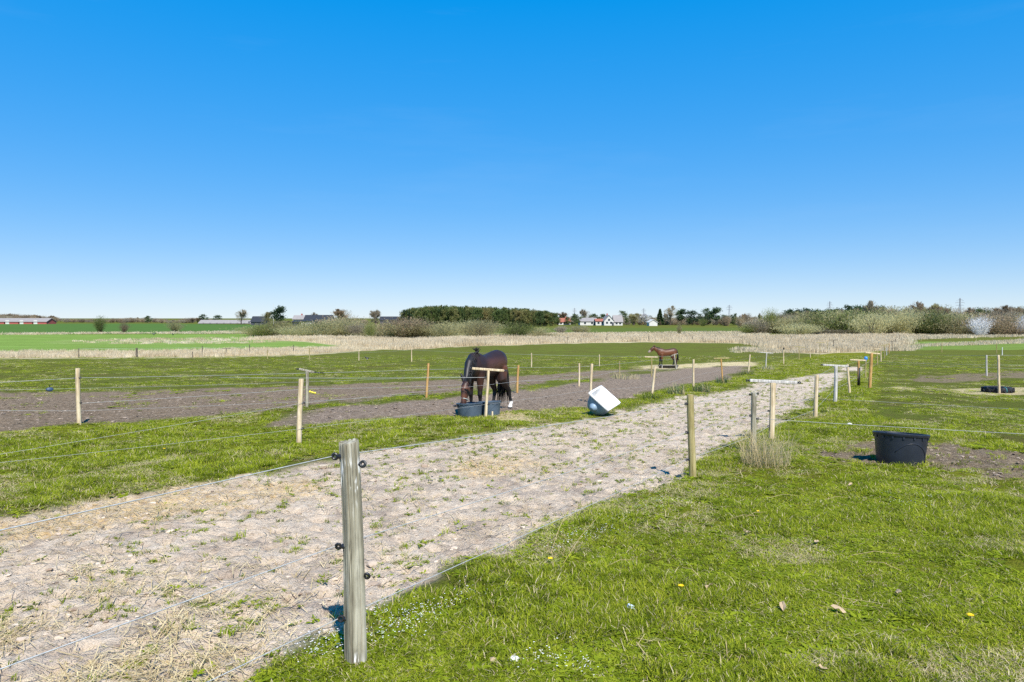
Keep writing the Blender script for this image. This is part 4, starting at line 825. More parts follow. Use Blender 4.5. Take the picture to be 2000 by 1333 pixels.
def bathtub():
    u = Vector((.48, -.205, -.43)).normalized(); v_ = Vector((.43, .65, .06)); v_ = (v_-u*v_.dot(u)).normalized(); n = u.cross(v_).normalized()
    a, b, dp = .335, .42, .46
    def ring(sa, sb, z, k=40, e=2.0):
        out = []
        for i in range(k):
            t = 2*math.pi*i/k; c, s_ = math.cos(t), math.sin(t); q = (abs(c)**e+abs(s_)**e)**(-1/e); out.append((sa*c*q, sb*s_*q, z))
        return out
    def surf(rings, mat, name, close=True):
        k = len(rings[0]); vs = [q for r_ in rings for q in r_]; fs = []
        for i in range(len(rings)-1):
            for j in range(k): fs.append((i*k+j, i*k+(j+1) % k, (i+1)*k+(j+1) % k, (i+1)*k+j))
        if close: fs.append(tuple((len(rings)-1)*k+j for j in range(k)))
        m = MB(); m.add(vs, fs); return smooth_by_angle(m.mesh(name, mat), 40)
    root = empty('bathtub', (0, 0, 0)); tag(root, 'white bathtub with blue grey shell tipped on its side at the sand edge', 'bathtub')
    rim = surf([ring(a*.84, b*.86, -.012, 40, 10), ring(a*.88, b*.9, .006, 40, 14), ring(a*.97, b*.975, .008, 40, 22), ring(a, b, 0, 40, 26), ring(a, b, -.03, 40, 26), ring(a*.97, b*.97, -.03, 40, 22)], M_TUBWHITE, 'rim', False)
    inner = surf([ring(a*.845, b*.865, -.01, 40, 10), ring(a*.8, b*.82, -.08, 40, 5), ring(a*.72, b*.74, -.25, 40, 3.6), ring(a*.58, b*.6, -.36, 40, 2.8), ring(a*.3, b*.3, -.395, 40, 2.2)], M_TUBWHITE, 'basin')
    shell = surf([ring(a*.93, b*.94, -.02, 40, 8), ring(a*.9, b*.9, -.1, 40, 4.5), ring(a*.84, b*.85, -.26, 40, 3.2), ring(a*.7, b*.72, -.39, 40, 2.6), ring(a*.4, b*.4, -.455, 40, 2.2), ring(a*.1, b*.1, -.46, 40, 2)], M_SHELL, 'shell')
    Mx = Matrix((u, v_, n)).transposed()
    parts = [link('rim', rim, root), link('basin', inner, root), link('shell', shell, root)]
    m = MB(); m.lathe([(.001, .1), (.06, .085), (.1, .04), (.11, 0)], 20); f_ = m.mesh('moulded_foot', M_SHELL, True)
    o = link('moulded_foot', f_, root, (-.02, -b*.82, -.24), rot=(R(90), 0, 0)); parts.append(o)
    m = MB(); m.lathe([(.001, .012), (.05, .01), (.09, .002), (.11, -.004)], 14, jit=.25); link('residue', m.mesh('residue', M_STRAW), root, (.02, -.12, -.385))
    q = Mx.to_euler(); root.rotation_euler = q
    low = min((Mx @ vv.co).z for vv in shell.vertices); lowr = min((Mx @ vv.co).z for vv in rim.vertices); low = min(low, lowr)
    d = 17.75; c = px_at(1181.5, 786, d); root.location = (c.x, d, H1(c.x-.05, d)-low-.02)
bathtub()
def tyre():
    p = at(1966, 767); p.y += .48; p.z = H1(p.x, p.y)-.015; root = tag(empty('tractor_tyre', p), 'black tractor tyre lying flat on straw in the right paddock', 'tyre')
    m = MB(); Rr = .49
    m.lathe([(.27, .03), (.3, .0), (.44, .0), (Rr-.02, .03), (Rr, .07), (Rr, .15), (Rr-.02, .19), (.44, .215), (.34, .215), (.3, .19), (.33, .12), (.3, .06), (.27, .03)], 56); link('carcass', smooth_by_angle(m.mesh('carcass', M_TYRE), 45), root)
    m = MB(); m.box((0, 0, 0), (.05, .05, .12), Matrix.Rotation(R(38), 3, 'X')); lug = m.mesh('lug', M_TYRE)
    for k in range(26):
        a = 2*math.pi*k/26; link('lug', lug, root, (math.cos(a)*(Rr+.008), math.sin(a)*(Rr+.008), .075 if k % 2 else .145), rot=(0 if k % 2 else R(104), 0, a))
    m = MB(); a = R(-92); c = Vector((math.cos(a)*.4, math.sin(a)*.4, .11)); e = Vector((math.cos(a), math.sin(a), 0)); pts = [c+e*math.cos(t)*.13+Vector((0, 0, math.sin(t)*.125)) for t in np.linspace(0, 2*math.pi, 24)]; m.tube(pts, .008, 6, cap=False); link('rope_loop', m.mesh('rope_loop', M_TURQ, True), root)
tyre()

# ------------------------------------------------------------------ small things in the grass
def tussock(label, loc, n, r, h0, h1, w_, lean, mats, dry, cat='grass clump', name='grass_tussock'):
    me = blades('tussock', n, r, h0, h1, w_, lean, mats, dry); return tag(link(name, me, None, loc), label, cat)
tussock('tall dry straw-coloured grass tussock at the foot of the grey post', at(1495, 908), 560, .36, .12, .62, .0045, .8, [leafy('pale_straw_blades', (0.5, 0.4, 0.21), (0.66, 0.55, 0.33), (0.78, 0.68, 0.45), 0.45, 1.5), M_GRASS], .06)
for i, (u, v, n, r, h, lb) in enumerate([(1320, 770, 160, .32, .45, 'grey green tussock on the grass strip, left of the straight pale post'), (1370, 765, 150, .34, .4, 'grey green tussock at the foot of the straight pale post'), (1410, 750, 130, .3, .4, 'grey green tussock at the foot of the orange T post'),
        (1270, 779, 110, .28, .22, 'dark green tussock below the right-leaning post'), (1455, 732, 150, .5, .35, 'wide dark green tussock at the far end of the dirt track'), (1495, 722, 160, .6, .4, 'pale dry tussock around the far thin T post'), (1666, 779, 120, .16, .16, 'small dark leafy weed clump beside the leaning pale post'), (1611, 809, 60, .1, .12, 'small dark weed at the pale post by the sand'), (1225, 740, 160, .8, .35, 'pale dry tussock beside the greenish post')]):
    mm = [M_GRASS_DRY, M_TUSS] if 'pale dry' in lb else [M_TUSS, M_GRASS_DRY] if 'grey' in lb else [M_GREENLEAF, M_GRASS]
    tussock(lb, at(u, v), n, r, h*.35, h, .014, .75, mm, .25)
def lump(name, r, mat, sz=.6, jit=.25, sub=2):
    bm = bmesh.new(); bmesh.ops.create_icosphere(bm, subdivisions=sub, radius=r)
    for v in bm.verts: v.co *= random.uniform(1-jit, 1+jit*.5); v.co.z *= sz
    me = bpy.data.meshes.new(name); bm.to_mesh(me); bm.free(); me.materials.append(mat); return me
for u, v, r, lb in [(1003, 1294, .035, 'white crumpled lump lying in the near grass'), (1659, 831, .06, 'pale stone lying under the rope in the right paddock'), (1631, 838, .04, 'small white stone left of the pale stone under the rope'), (342, 1302, .014, 'tiny white pebble on the sand at the bottom'), (964, 1297, .03, 'brownish flat stone beside the white lump')]:
    tag(link('stone', lump('stone', r, M_DEADLEAF if 'brown' in lb else M_STONE), None, at(u, v, r*.35)), lb, 'stone')
m = MB(); V0 = [(random.uniform(-.04, .04), random.uniform(-.025, .025), random.uniform(.0, .04)) for _ in range(12)]; m.add(V0, [(i, (i+1) % 12, (i+4) % 12) for i in range(12)])
tag(link('plastic_scrap', m.mesh('plastic_scrap', plain('pale_blue_plastic', (.5, .6, .72), .4, .4, .1)), None, at(1232, 1194, .02)), 'crumpled pale blue plastic scrap in the near grass', 'litter')
m = MB()
for k in range(26):
    a = k*2.4; r_ = .018*math.sqrt(k/26); L = .012; c = Vector((math.cos(a)*r_, math.sin(a)*r_, .0)); m.box(c, (.010, .004, .004), Matrix.Rotation(a, 3, 'Z') @ Matrix.Rotation(-.4, 3, 'Y'))
head_me = m.mesh('flower_head', M_PETAL); m = MB(); m.tube([(0, 0, -.05), (0, 0, 0)], .002, 5); stem_me = m.mesh('stem', M_GREENLEAF)
for u, v, lb in [(1330, 1159, 'yellow dandelion in the lawn, lower left of the two in the middle'), (1480, 1008, 'yellow dandelion below the dry tussock'), (1895, 1221, 'yellow dandelion near the right edge of the lawn'), (1075, 1100, 'yellow dandelion at the lawn edge by the sand'), (321, 881, 'yellow dandelion in the left grass strip')]:
    rt = tag(empty('dandelion', at(u, v, .05)), lb, 'flower', 'dandelions in the grass'); link('flower_head', head_me, rt); link('stem', stem_me, rt)
def leafme():
    n = 9; V = [(0, 0, .012)]; L = .045
    for i in range(n):
        a = 2*math.pi*i/n; rr = L*(.6+.5*abs(math.cos(a)))*random.uniform(.75, 1.1); V.append((rr*math.cos(a), rr*.6*math.sin(a), random.uniform(0, .022)))
    return V, [(0, 1+i, 1+(i+1) % n) for i in range(n)]
for u, v, lb in [(1530, 1196, 'curled tan dead leaf in the middle of the near lawn'), (1637, 1203, 'tan dead leaf right of the curled one'), (1755, 1173, 'small brown dead leaf in the right lawn'), (1605, 1324, 'brown dead leaf at the bottom edge of the lawn'), (1461, 1050, 'tan dead leaf below the dandelion under the tussock'), (1660, 953, 'pale dead leaf in the grass in front of the tub'), (1595, 1066, 'pale tan dead leaf in mid lawn'), (1385, 1158, 'tan dead leaf beside the middle dandelion')]:
    V, Fc = leafme(); m = MB(); m.add(V, Fc); tag(link('dead_leaf', m.mesh('dead_leaf', M_DEADLEAF), None, at(u, v, .035), rot=(random.uniform(-.4, .4), random.uniform(-.4, .4), random.uniform(0, 6))), lb, 'leaf', 'dead leaves on the lawn')
def tiny_flowers():
    kinds = []
    for _ in range(3):
        m = MB()
        for i in range(9):
            x, y, z = random.gauss(0, .05), random.gauss(0, .05), random.uniform(.03, .065); r_ = .003
            for k in range(4):
                a = k*math.pi/2+random.random(); m.add([(x, y, z), (x+r_*math.cos(a-.5), y+r_*math.sin(a-.5), z+.002), (x+r_*1.5*math.cos(a), y+r_*1.5*math.sin(a), z+.002), (x+r_*math.cos(a+.5), y+r_*math.sin(a+.5), z+.002)], [(0, 1, 2, 3)])
        kinds.append(m.mesh('tiny_flower_cluster', M_WFLOWER))
    P = np.concatenate([scatter_px([(560, 1290), (620, 1250), (720, 1205), (820, 1190), (880, 1165), (980, 1130), (960, 1150), (860, 1215), (800, 1260), (700, 1270), (600, 1310)], 60), scatter_px([(1060, 1080), (1290, 970), (1330, 950), (1320, 970), (1110, 1085)], 40), scatter_px([(1050, 1285), (1140, 1300), (1140, 1330), (1060, 1320)], 7), scatter_px([(1720, 970), (1860, 975), (1840, 1000), (1740, 995)], 7)])
    n = len(P); s_ = rng.uniform(.8, 1.4, n); scatter('tiny_white_flowers', np.stack([P[:, 0], P[:, 1], height(P[:, 0], P[:, 1])], -1), kinds, np.stack([s_]*3, -1), label='tiny white flowers in the grass along the sand edge', cat='flowers')
tiny_flowers()
def stems():
    m = MB()
    for (u, v, L, a, z) in [(1100, 1105, .5, .9, .32), (1075, 1085, .45, 1.2, .3), (1420, 1020, .35, .1, .03), (1450, 1018, .3, .4, .05), (1660, 1090, .4, -.2, .03), (1500, 974, .35, .0, .03), (1610, 978, .3, .05, .02), (1180, 1115, .3, .5, .03), (1760, 1120, .3, 2.4, .03), (1370, 1140, .25, 2.0, .04)]:
        b = at(u, v, .02); e = b+Vector((math.cos(a)*L, math.sin(a)*L*.6, z)); m.tube([b, b.lerp(e, .5)+Vector((0, 0, .03)), e], [.0022, .002, .0012], 5)
    tag(link('dry_stems', m.mesh('dry_stems', M_STRAW)), 'loose dry grass stems lying in the near lawn', 'grass', kind='stuff')
stems()
def bird(name, label, loc, rz, s_, white=True):
    m = MB(); m.tube([(-.24, 0, .16), (-.1, 0, .17), (-.06, 0, .16), (0, 0, .15), (.06, 0, .16), (.1, 0, .2), (.13, 0, .235), (.155, 0, .235), (.19, 0, .225)], [(.02, .004), (.018, .008), (.035, .035), (.055, .055), (.045, .05), (.03, .03), (.032, .03), (.02, .02), (.003, .003)], 12)
    for sg in (-1, 1): m.tube([(.02, sg*.025, .12), (.02, sg*.025, .05), (.03, sg*.025, 0)], .005, 5)
    me = m.mesh('body', M_BLACK, True); root = tag(empty(name, loc, rz), label, 'bird'); root.scale = (s_,)*3; link('body', me, root)
    if white:
        m = MB(); m.tube([(-.02, 0, .13), (.02, 0, .12), (.06, 0, .135)], [(.03, .02), (.053, .04), (.03, .03)], 10); link('belly', m.mesh('belly', M_WHITE, True), root, (0, 0, -.006))
    return root
bird('magpie', 'black and white magpie standing in the green paddock', at(718, 705), R(200), 1.6)
bird('dark_bird', 'left of the two dark birds resting in the bright green field', at(300, 656.5), R(30), 3.6, False)
bird('dark_bird', 'right of the two dark birds resting in the bright green field', at(338, 656.5), R(140), 3.0, False)


# ------------------------------------------------------------------ trees and bushes (unit meshes: height 1)
def cards(C, D, L, W):
    C = np.asarray(C, float); D = np.asarray(D, float); n = len(C); D = D/np.linalg.norm(D, axis=1)[:, None]
    q = rng.normal(size=(n, 3)); S = np.cross(D, q); S /= np.linalg.norm(S, axis=1)[:, None]+1e-9
    L = np.broadcast_to(L, n)[:, None]; W = np.broadcast_to(W, n)[:, None]
    V = np.stack([C-D*L/2-S*W/2, C-D*L/2+S*W/2, C+D*L/2+S*W/4, C+D*L/2-S*W/4], 1).reshape(-1, 3)
    return V, np.arange(n*4).reshape(-1, 4)
def bush_crown(name, n=1500, clumps=16, flat=1.0, width=1.0, L=.075, W=.02):
    P = []; D = []
    for k in range(clumps):
        a = rng.uniform(0, 6.28); rr = .42*width*math.sqrt(rng.random()); top = (1-(rr/(.5*width))**2*.55)*rng.uniform(.72, 1.0)*flat
        c = np.array([rr*math.cos(a), rr*math.sin(a)]); m = n//clumps; t = rng.random(m)**.7
        spread = .03+.13*t; x = c[0]*(.35+.65*t)+rng.normal(0, 1, m)*spread*width; y = c[1]*(.35+.65*t)+rng.normal(0, 1, m)*spread*width; z = top*t+rng.normal(0, .03, m)
        P.append(np.stack([x, y, np.clip(z, .01, 1.04)], -1)); d = np.stack([c[0]*.8+rng.normal(0, .35, m), c[1]*.8+rng.normal(0, .35, m), np.full(m, .75)], -1); D.append(d)
    V, Q = cards(np.concatenate(P), np.concatenate(D), rng.uniform(.5, 1.3, sum(map(len, P)))*L, W); return V, Q
def branches(levels=4, spread=.55, up=.25, first=.3, k=(4, 4, 4, 4), shrink=.62, r0=.022):
    m = MB(); tips = []
    def rec(p, d, L, r, lv):
        e = p+d*L; mid = p.lerp(e, .5)+Vector((random.gauss(0, .04), random.gauss(0, .04), 0))*L; m.tube([p, mid, e], [r, r*.82, r*.6], 6 if lv < 2 else 3, cap=False); tips.append((p.lerp(e, .6), d, lv)); tips.append((e, d, lv))
        if lv >= levels: return
        for j in range(k[lv]):
            q = Vector((random.gauss(0, spread), random.gauss(0, spread), random.gauss(up, spread*.6))); dd = (d+q).normalized(); st = p.lerp(e, random.uniform(.45, 1.0)) if j else e; rec(st, dd, L*shrink*random.uniform(.75, 1.15), r*.55, lv+1)
    rec(Vector((0, 0, 0)), Vector((0, 0, 1)), first, r0, 0); zmax = max(v[2] for v in m.v)
    m.v = [(x/zmax, y/zmax, z/zmax) for x, y, z in m.v]; return m, [(p/zmax, d, lv) for p, d, lv in tips]
def bare_tree(name, twig, spread=.5, first=.3, n=6, leafL=.06, W=.008):
    m, tips = branches(4, spread, .3, first); P = []; D = []
    for p, d, lv in tips:
        if lv < 2: continue
        for _ in range(n): P.append(np.array(p)+rng.normal(0, .02, 3)); D.append(np.array(d)+rng.normal(0, .6, 3)+[0, 0, .3])
    k = 1500; q = rng.normal(size=(k, 3)); q /= np.linalg.norm(q, axis=1)[:, None]; q *= (rng.random(k)**.45)[:, None]
    lob = 1+.18*np.sin(3*np.arctan2(q[:, 1], q[:, 0])+spread*9)+.12*np.sin(7*q[:, 2]+first*20)
    E = q*lob[:, None]*np.array([.36, .36, .4])+[0, 0, .58]; P = np.concatenate([np.array(P)*[.9, .9, 1], E]); D = np.concatenate([np.array(D), q+rng.normal(0, .5, q.shape)+[0, 0, .4]])
    P[:, 2] = np.clip(P[:, 2], .1, 1.0)
    V, Q = cards(P, D, rng.uniform(.5, 1.4, len(P))*leafL*1.2, W); return m.mesh(name+'_trunk', M_BARK), np_mesh(name+'_crown', V, Q, twig)
def trunk_mesh(h=.5, r=.02):
    m = MB(); m.tube([(0, 0, -.03), (.005, 0, h*.5), (0, .005, h)], [r, r*.8, r*.4], 7); return m.mesh('trunk', M_BARK)
def spruce(name, mat, n=1500, w_=.2):
    t = rng.random(n)**.75; z = .06+.94*t; lay = np.abs(np.sin(z*38))*.35+.65; r = w_*(1-t)**.85*lay*np.sqrt(rng.uniform(.25, 1, n)); a = rng.uniform(0, 6.28, n)
    a = a + .5*np.sin(3*a+z*9); P = np.stack([r*np.cos(a), r*np.sin(a), z-r*.35], -1); D = np.stack([np.cos(a), np.sin(a), rng.normal(-.15, .3, n)], -1); V, Q = cards(P, D, .075, .03); return trunk_mesh(.9, .014), np_mesh(name, V, Q, mat)
def clumpy(name, mat, n=1500, clumps=18, w_=.34, z0=.25, L=.06, W=.03):
    P = []
    for k in range(clumps):
        z = rng.uniform(z0, .92); rr = w_*math.sin(math.pi*min(1, (z-z0+.12)/(1.12-z0)))**.7*rng.random()**.5; a = rng.uniform(0, 6.28); P.append(rng.normal(0, 1, (n//clumps, 3))*[.075, .075, .05]+[rr*math.cos(a), rr*math.sin(a), z])
    P = np.concatenate(P); P[:, 2] = np.clip(P[:, 2], .05, 1); V, Q = cards(P, rng.normal(0, 1, P.shape)+[0, 0, .3], L, W); return trunk_mesh(.75, .018), np_mesh(name, V, Q, mat)
def stems_mesh(n=9):
    m = MB()
    for i in range(n):
        a = 6.28*i/n+random.random(); r_ = random.uniform(.1, .36); m.tube([(random.gauss(0, .05), random.gauss(0, .05), -.03), (math.cos(a)*r_*.4, math.sin(a)*r_*.4, .35), (math.cos(a)*r_, math.sin(a)*r_, random.uniform(.6, .85))], [.012, .009, .003], 5)
    return m.mesh('stems', M_BARK)
BUSH = []
for k in range(5):
    V, Q = bush_crown('bush', 4600, 16+4*k, 1, rng.uniform(1.2, 1.7), .055, .013); BUSH.append((stems_mesh(), np_mesh('bush_crown', V, Q, M_WILLOW)))
BARE = [bare_tree('bare_tree', M_GREYTWIG, .45, .28) for _ in range(3)]; OVAL = [bare_tree('round_tree', M_BROWNTWIG, .62, .2, 9) for _ in range(2)]
SPR = [spruce('spruce_crown', M_CONIF, 1500, w_) for w_ in (.17, .22)]; CLU = [clumpy('conifer_crown', M_CONIF, 1500, c, w_, z0) for c, w_, z0 in ((18, .36, .12), (14, .3, .3), (22, .42, .08))]
def joined(pair, mats):
    m = bmesh.new(); m.from_mesh(pair[0]); n0 = len(m.faces); m.from_mesh(pair[1]); m.faces.ensure_lookup_table()
    for f in m.faces[n0:]: f.material_index = 1
    me = bpy.data.meshes.new('tree_joined'); m.to_mesh(me); m.free()
    for q in mats: me.materials.append(q)
    return me
def plant(name, label, pair, u, vt, d, wpx, cat='tree', mat=None, group=None, part=('trunk', 'crown')):
    z0 = float(profile(np.array([d]))[0]); top = px_at(u, vt, d); h = top.z-z0; wm = wpx/F*d
    root = tag(empty(name, (top.x, d, z0), random.uniform(0, 6.28)), label, cat, group)
    V = np.empty(len(pair[1].vertices)*3, np.float32); pair[1].vertices.foreach_get('co', V); V = V.reshape(-1, 3); ext = np.percentile(np.hypot(V[:, 0], V[:, 1]), 95)*2
    root.scale = (wm/ext, wm/ext, h); link(part[0], pair[0], root); link(part[1], pair[1], root, mat=mat); return root
def mass(name, label, cat, kinds, items):
    """items: (u, vtop, depth, width px)"""
    P = []; S = []
    for u, vt, d, wpx in items:
        z0 = float(profile(np.array([d]))[0]); t = px_at(u, vt, d); P.append((t.x, d, z0)); S.append((wpx/F*d, wpx/F*d, t.z-z0))
    n = len(P); scatter(name, np.array(P), kinds, np.array(S), rot=np.stack([np.zeros(n), np.zeros(n), rng.uniform(0, 6.28, n)], -1), label=label, cat=cat)
bush_kinds = [joined(b, [M_BARK, mt]) for b, mt in zip(BUSH+BUSH[:3], [M_WILLOW]*5+[M_BROWNTWIG, M_GREENLEAF, M_GREYTWIG])]
def along(pts, n, jit=4, dj=8):
    """n plants whose tops follow the outline pts = (u, vtop, depth, width)"""
    p = np.array(pts, float); out = []
    for i in range(n):
        u = rng.uniform(p[0, 0], p[-1, 0]); out.append((u, np.interp(u, p[:, 0], p[:, 1])+abs(rng.normal(0, jit)), np.interp(u, p[:, 0], p[:, 2])+rng.normal(0, dj), np.interp(u, p[:, 0], p[:, 3])*rng.uniform(.7, 1.25)))
    return out
mass('willow_scrub', 'olive willow scrub massed behind the reeds in the middle', 'scrub', bush_kinds,
     along([(500, 629.0, 205, 56), (520, 623.0, 205, 67), (545, 620.0, 205, 67), (580, 629.0, 205, 60), (640, 615.0, 200, 74), (665, 612.0, 200, 74), (690, 619.0, 200, 67), (740, 623.0, 195, 67), (780, 615.0, 190, 74), (860, 623.0, 185, 74), (930, 617.0, 185, 74), (1000, 621.0, 185, 74), (1060, 633.0, 185, 60), (1078, 641.0, 185, 40)], 34, 16, 9))
mass('willow_scrub', 'olive scrub thicket massed along the right behind the reeds', 'scrub', bush_kinds,
     along([(1440, 628.0, 240, 39), (1490, 616.0, 240, 58), (1505, 604.0, 238, 64), (1540, 612.0, 235, 64), (1600, 604.0, 232, 81), (1680, 596.0, 230, 87), (1740, 594.0, 230, 90), (1800, 596.0, 228, 90), (1860, 598.0, 226, 90), (1920, 602.0, 225, 81), (2000, 596.0, 222, 90), (2200, 594.0, 220, 97)], 40, 16, 12))
mass('willow_scrub', 'low scrub at the field edge left of the white farmhouse', 'scrub', bush_kinds, along([(1092, 634, 240, 20), (1120, 632, 240, 24), (1150, 636, 240, 16)], 9, 2, 5))
ORD = ['first', 'second', 'third', 'fourth', 'fifth', 'sixth', 'seventh', 'eighth', 'ninth', 'tenth', 'eleventh', 'twelfth']
for row, grp, lst in (('centre', 'rounded bushes behind the reeds', [(512, 628.0, 198, 56, 2), (540, 621.0, 200, 69, 0), (592, 632.0, 196, 54, 0), (632, 624.0, 196, 67, 2), (664, 613.0, 195, 87, 0), (700, 626.0, 190, 56, 3), (760, 622.0, 186, 67, 1), (812, 616.0, 184, 85, 1), (868, 626.0, 180, 72, 0), (936, 618.0, 180, 85, 0), (1008, 623.0, 178, 78, 2), (1052, 635.0, 178, 49, 0)]),
                      ('right', 'rounded bushes of the right thicket', [(1470, 628.0, 236, 38, 0), (1540, 614.0, 234, 67, 0), (1590, 608.0, 232, 74, 2), (1642, 604.0, 230, 78, 0), (1698, 599.0, 228, 87, 2), (1752, 603.0, 226, 78, 1), (1800, 598.0, 224, 85, 0), (1852, 604.0, 222, 74, 0), (1886, 612.0, 220, 52, 2), (1958, 608.0, 218, 67, 1), (2030, 600.0, 216, 78, 0)])):
    for i, (u, vt, d, wpx, k) in enumerate(lst):
        plant('willow_bush', '%s rounded bush from the left in the %s scrub behind the reeds' % (ORD[i], row), BUSH[(i*2+k) % 5], u, vt, d, wpx, 'bush', [M_WILLOW, M_BROWNTWIG, M_GREENLEAF, M_GREYTWIG][k], grp, ('stems', 'crown'))
con_kinds = [joined(c, [M_BARK, M_CONIF_B]) for c in CLU+CLU+SPR[:1]]
wood_items = []
for _ in range(260):
    u = rng.uniform(790, 1088); vt = np.interp(u, [790, 800, 812, 830, 880, 960, 1040, 1088], [608, 602, 600, 597, 596, 599, 603, 610]); dd = rng.uniform(400, 500); wood_items.append((u, vt+abs(rng.normal(0, 2.6)), dd, rng.uniform(16, 30)))
mass('conifer_wood', 'dark green plantation wood with even top behind the willow scrub', 'wood', con_kinds, wood_items)
tl_kinds = [joined(c, [M_BARK, M_BROWNTWIG]) for c in BUSH[:3]]+[joined(c, [M_BARK, M_GREYTWIG]) for c in BUSH[3:]]+[joined(c, [M_BARK, M_BROWNTWIG]) for c in OVAL]+[joined(c, [M_BARK, M_GREYTWIG]) for c in BARE[:1]]; tl_kinds[5:5] = tl_kinds[:5]
mass('treeline', 'far brownish line of bare trees along the left horizon', 'treeline', tl_kinds, along([(-300, 612, 820, 18), (0, 611, 800, 18), (60, 614, 800, 16), (100, 616, 800, 14), (140, 622, 780, 12), (200, 622, 760, 10), (290, 618, 760, 12), (330, 624, 700, 10), (380, 618, 700, 16), (400, 622, 700, 10), (480, 626, 700, 10)], 330, 2.2, 25))
mass('treeline', 'far mixed line of trees along the horizon behind the houses', 'treeline', tl_kinds+con_kinds[:3], along([(470, 628, 720, 8), (560, 626, 700, 10), (700, 622, 600, 10), (790, 622, 600, 10), (1085, 616, 620, 10), (1200, 617, 640, 12), (1290, 618, 640, 10), (1440, 612, 420, 14), (1520, 608, 340, 22), (1700, 600, 320, 30), (2000, 598, 310, 34), (2300, 598, 300, 34)], 260, 3.5, 20))
mass('treeline', 'low mixed trees and hedges around the white farmhouse', 'treeline', tl_kinds[:5]+con_kinds[:3], along([(1088, 620, 530, 14), (1130, 617, 530, 16), (1220, 617, 520, 18), (1290, 616, 500, 20), (1440, 617, 480, 18), (1500, 618, 470, 18)], 90, 3, 18))
T = 'trees along the horizon'
plant('round_bush', 'large round bush standing alone in the green fields on the left', BUSH[0], 197, 614, 245, 30, 'bush', M_GREENLEAF, part=('stems', 'crown'))
plant('round_bush', 'smaller brown bush right of the large lone bush', BUSH[1], 242, 627, 255, 20, 'bush', M_BROWNTWIG, part=('stems', 'crown'))
plant('round_bush', 'yellowish green bush in front of the left treeline', BUSH[2], 341, 624, 270, 34, 'bush', M_WILLOW, part=('stems', 'crown'))
plant('dark_bush', 'narrow dark bush rising from the front of the willow scrub', BUSH[3], 722, 624, 172, 24, 'bush', M_GREENLEAF, part=('stems', 'crown'))
plant('blossom_bush', 'white blossoming bush at the front of the right thicket', BUSH[4], 1918, 612, 205, 46, 'bush', M_BLOSSOM, part=('stems', 'crown'))
plant('blossom_bush', 'second white blossoming bush cut by the right edge', BUSH[2], 2003, 610, 210, 34, 'bush', M_BLOSSOM, part=('stems', 'crown'))
plant('sapling', 'lone slim sapling in the dry field before the white farmhouse', BUSH[1], 1327, 628, 215, 12, 'tree', M_WILLOW, part=('stems', 'crown'))
plant('round_bush', 'grey green bush at the left end of the right thicket', BUSH[0], 1505, 598, 236, 40, 'bush', M_GREENLEAF, part=('stems', 'crown'))
for u, vt, d, wpx, pr, mt, lb in [(471, 605, 520, 24, BARE[0], None, 'tall bare tree behind the long yellow building'), (547, 595, 380, 30, CLU[1], M_CONIF, 'dark ragged spruce left of the black-roofed house'), (668, 604, 420, 36, OVAL[0], None, 'brown budding tree right of the black-roofed house'), (734, 605.5, 430, 25, OVAL[1], M_GREYTWIG, 'round bare tree standing alone above the scrub'),
        (398, 614, 640, 18, CLU[0], None, 'dark pine left of the yellow building'), (424, 615, 640, 18, CLU[2], None, 'second dark pine above the yellow building'), (290, 617, 660, 14, CLU[0], None, 'dark evergreen in the left treeline'), (524, 610, 400, 26, BARE[1], M_WILLOW, 'pale bare tree beside the dark spruce'), (616, 611, 480, 18, BARE[2], None, 'small bare tree behind the black roof'),
        (793, 603, 410, 22, CLU[1], M_CONIF, 'dark pine at the left end of the plantation wood'), (1101, 610, 560, 20, OVAL[0], None, 'brown bare tree above the red-roofed house'), (1124, 613, 450, 22, CLU[0], None, 'dark evergreen left of the grey barn'), (1142, 604, 560, 18, BARE[0], None, 'slender bare tree behind the grey barn'), (1158, 612, 560, 20, CLU[2], None, 'dark evergreen behind the grey barn'),
        (1178, 612, 560, 16, CLU[1], None, 'dark evergreen left of the white gable'), (1215, 607, 560, 24, CLU[0], None, 'dark evergreen right of the white gable'), (1238, 612, 480, 30, OVAL[1], M_WILLOW, 'tan budding tree right of the white farmhouse'), (1260, 613, 480, 28, BARE[1], M_BLOSSOM, 'pale blossoming tree left of the white greenhouse'), (1289, 604, 470, 16, SPR[1], None, 'dark spruce right of the white greenhouse'),
        (1309, 598, 480, 24, BARE[2], None, 'tall bare birch among the right evergreens'), (1331, 601, 470, 22, CLU[1], None, 'dark pine right of the bare birch'), (1352, 605, 465, 30, CLU[2], None, 'broad dark evergreen in the middle of the right group'), (1378, 602, 470, 26, CLU[0], None, 'dark evergreen left of the tallest pine'), (1399, 598, 460, 26, CLU[1], None, 'tallest dark pine of the right group'), (1416, 614, 455, 18, CLU[2], None, 'low dark evergreen at the right end of the group'),
        (1373, 621, 430, 18, BUSH[0], M_GREENLEAF, 'yellow green bush in front of the evergreens'), (1436, 612, 560, 12, CLU[0], None, 'small round dark tree near the pylon'), (1787, 590, 330, 38, BARE[0], M_BROWNTWIG, 'tall bare tree rising above the right thicket'), (1702, 588, 345, 28, BARE[1], M_GREYTWIG, 'bare tree beside the dark pines above the thicket'), (1835, 593, 320, 44, OVAL[1], M_WILLOW, 'broad tan bare tree above the thicket near the tall pylon'), (1962, 597, 320, 38, OVAL[0], None, 'brown bare tree above the thicket near the right edge')]:
    plant('tree', lb, pr, u, vt, d, wpx, 'tree', mt, T)
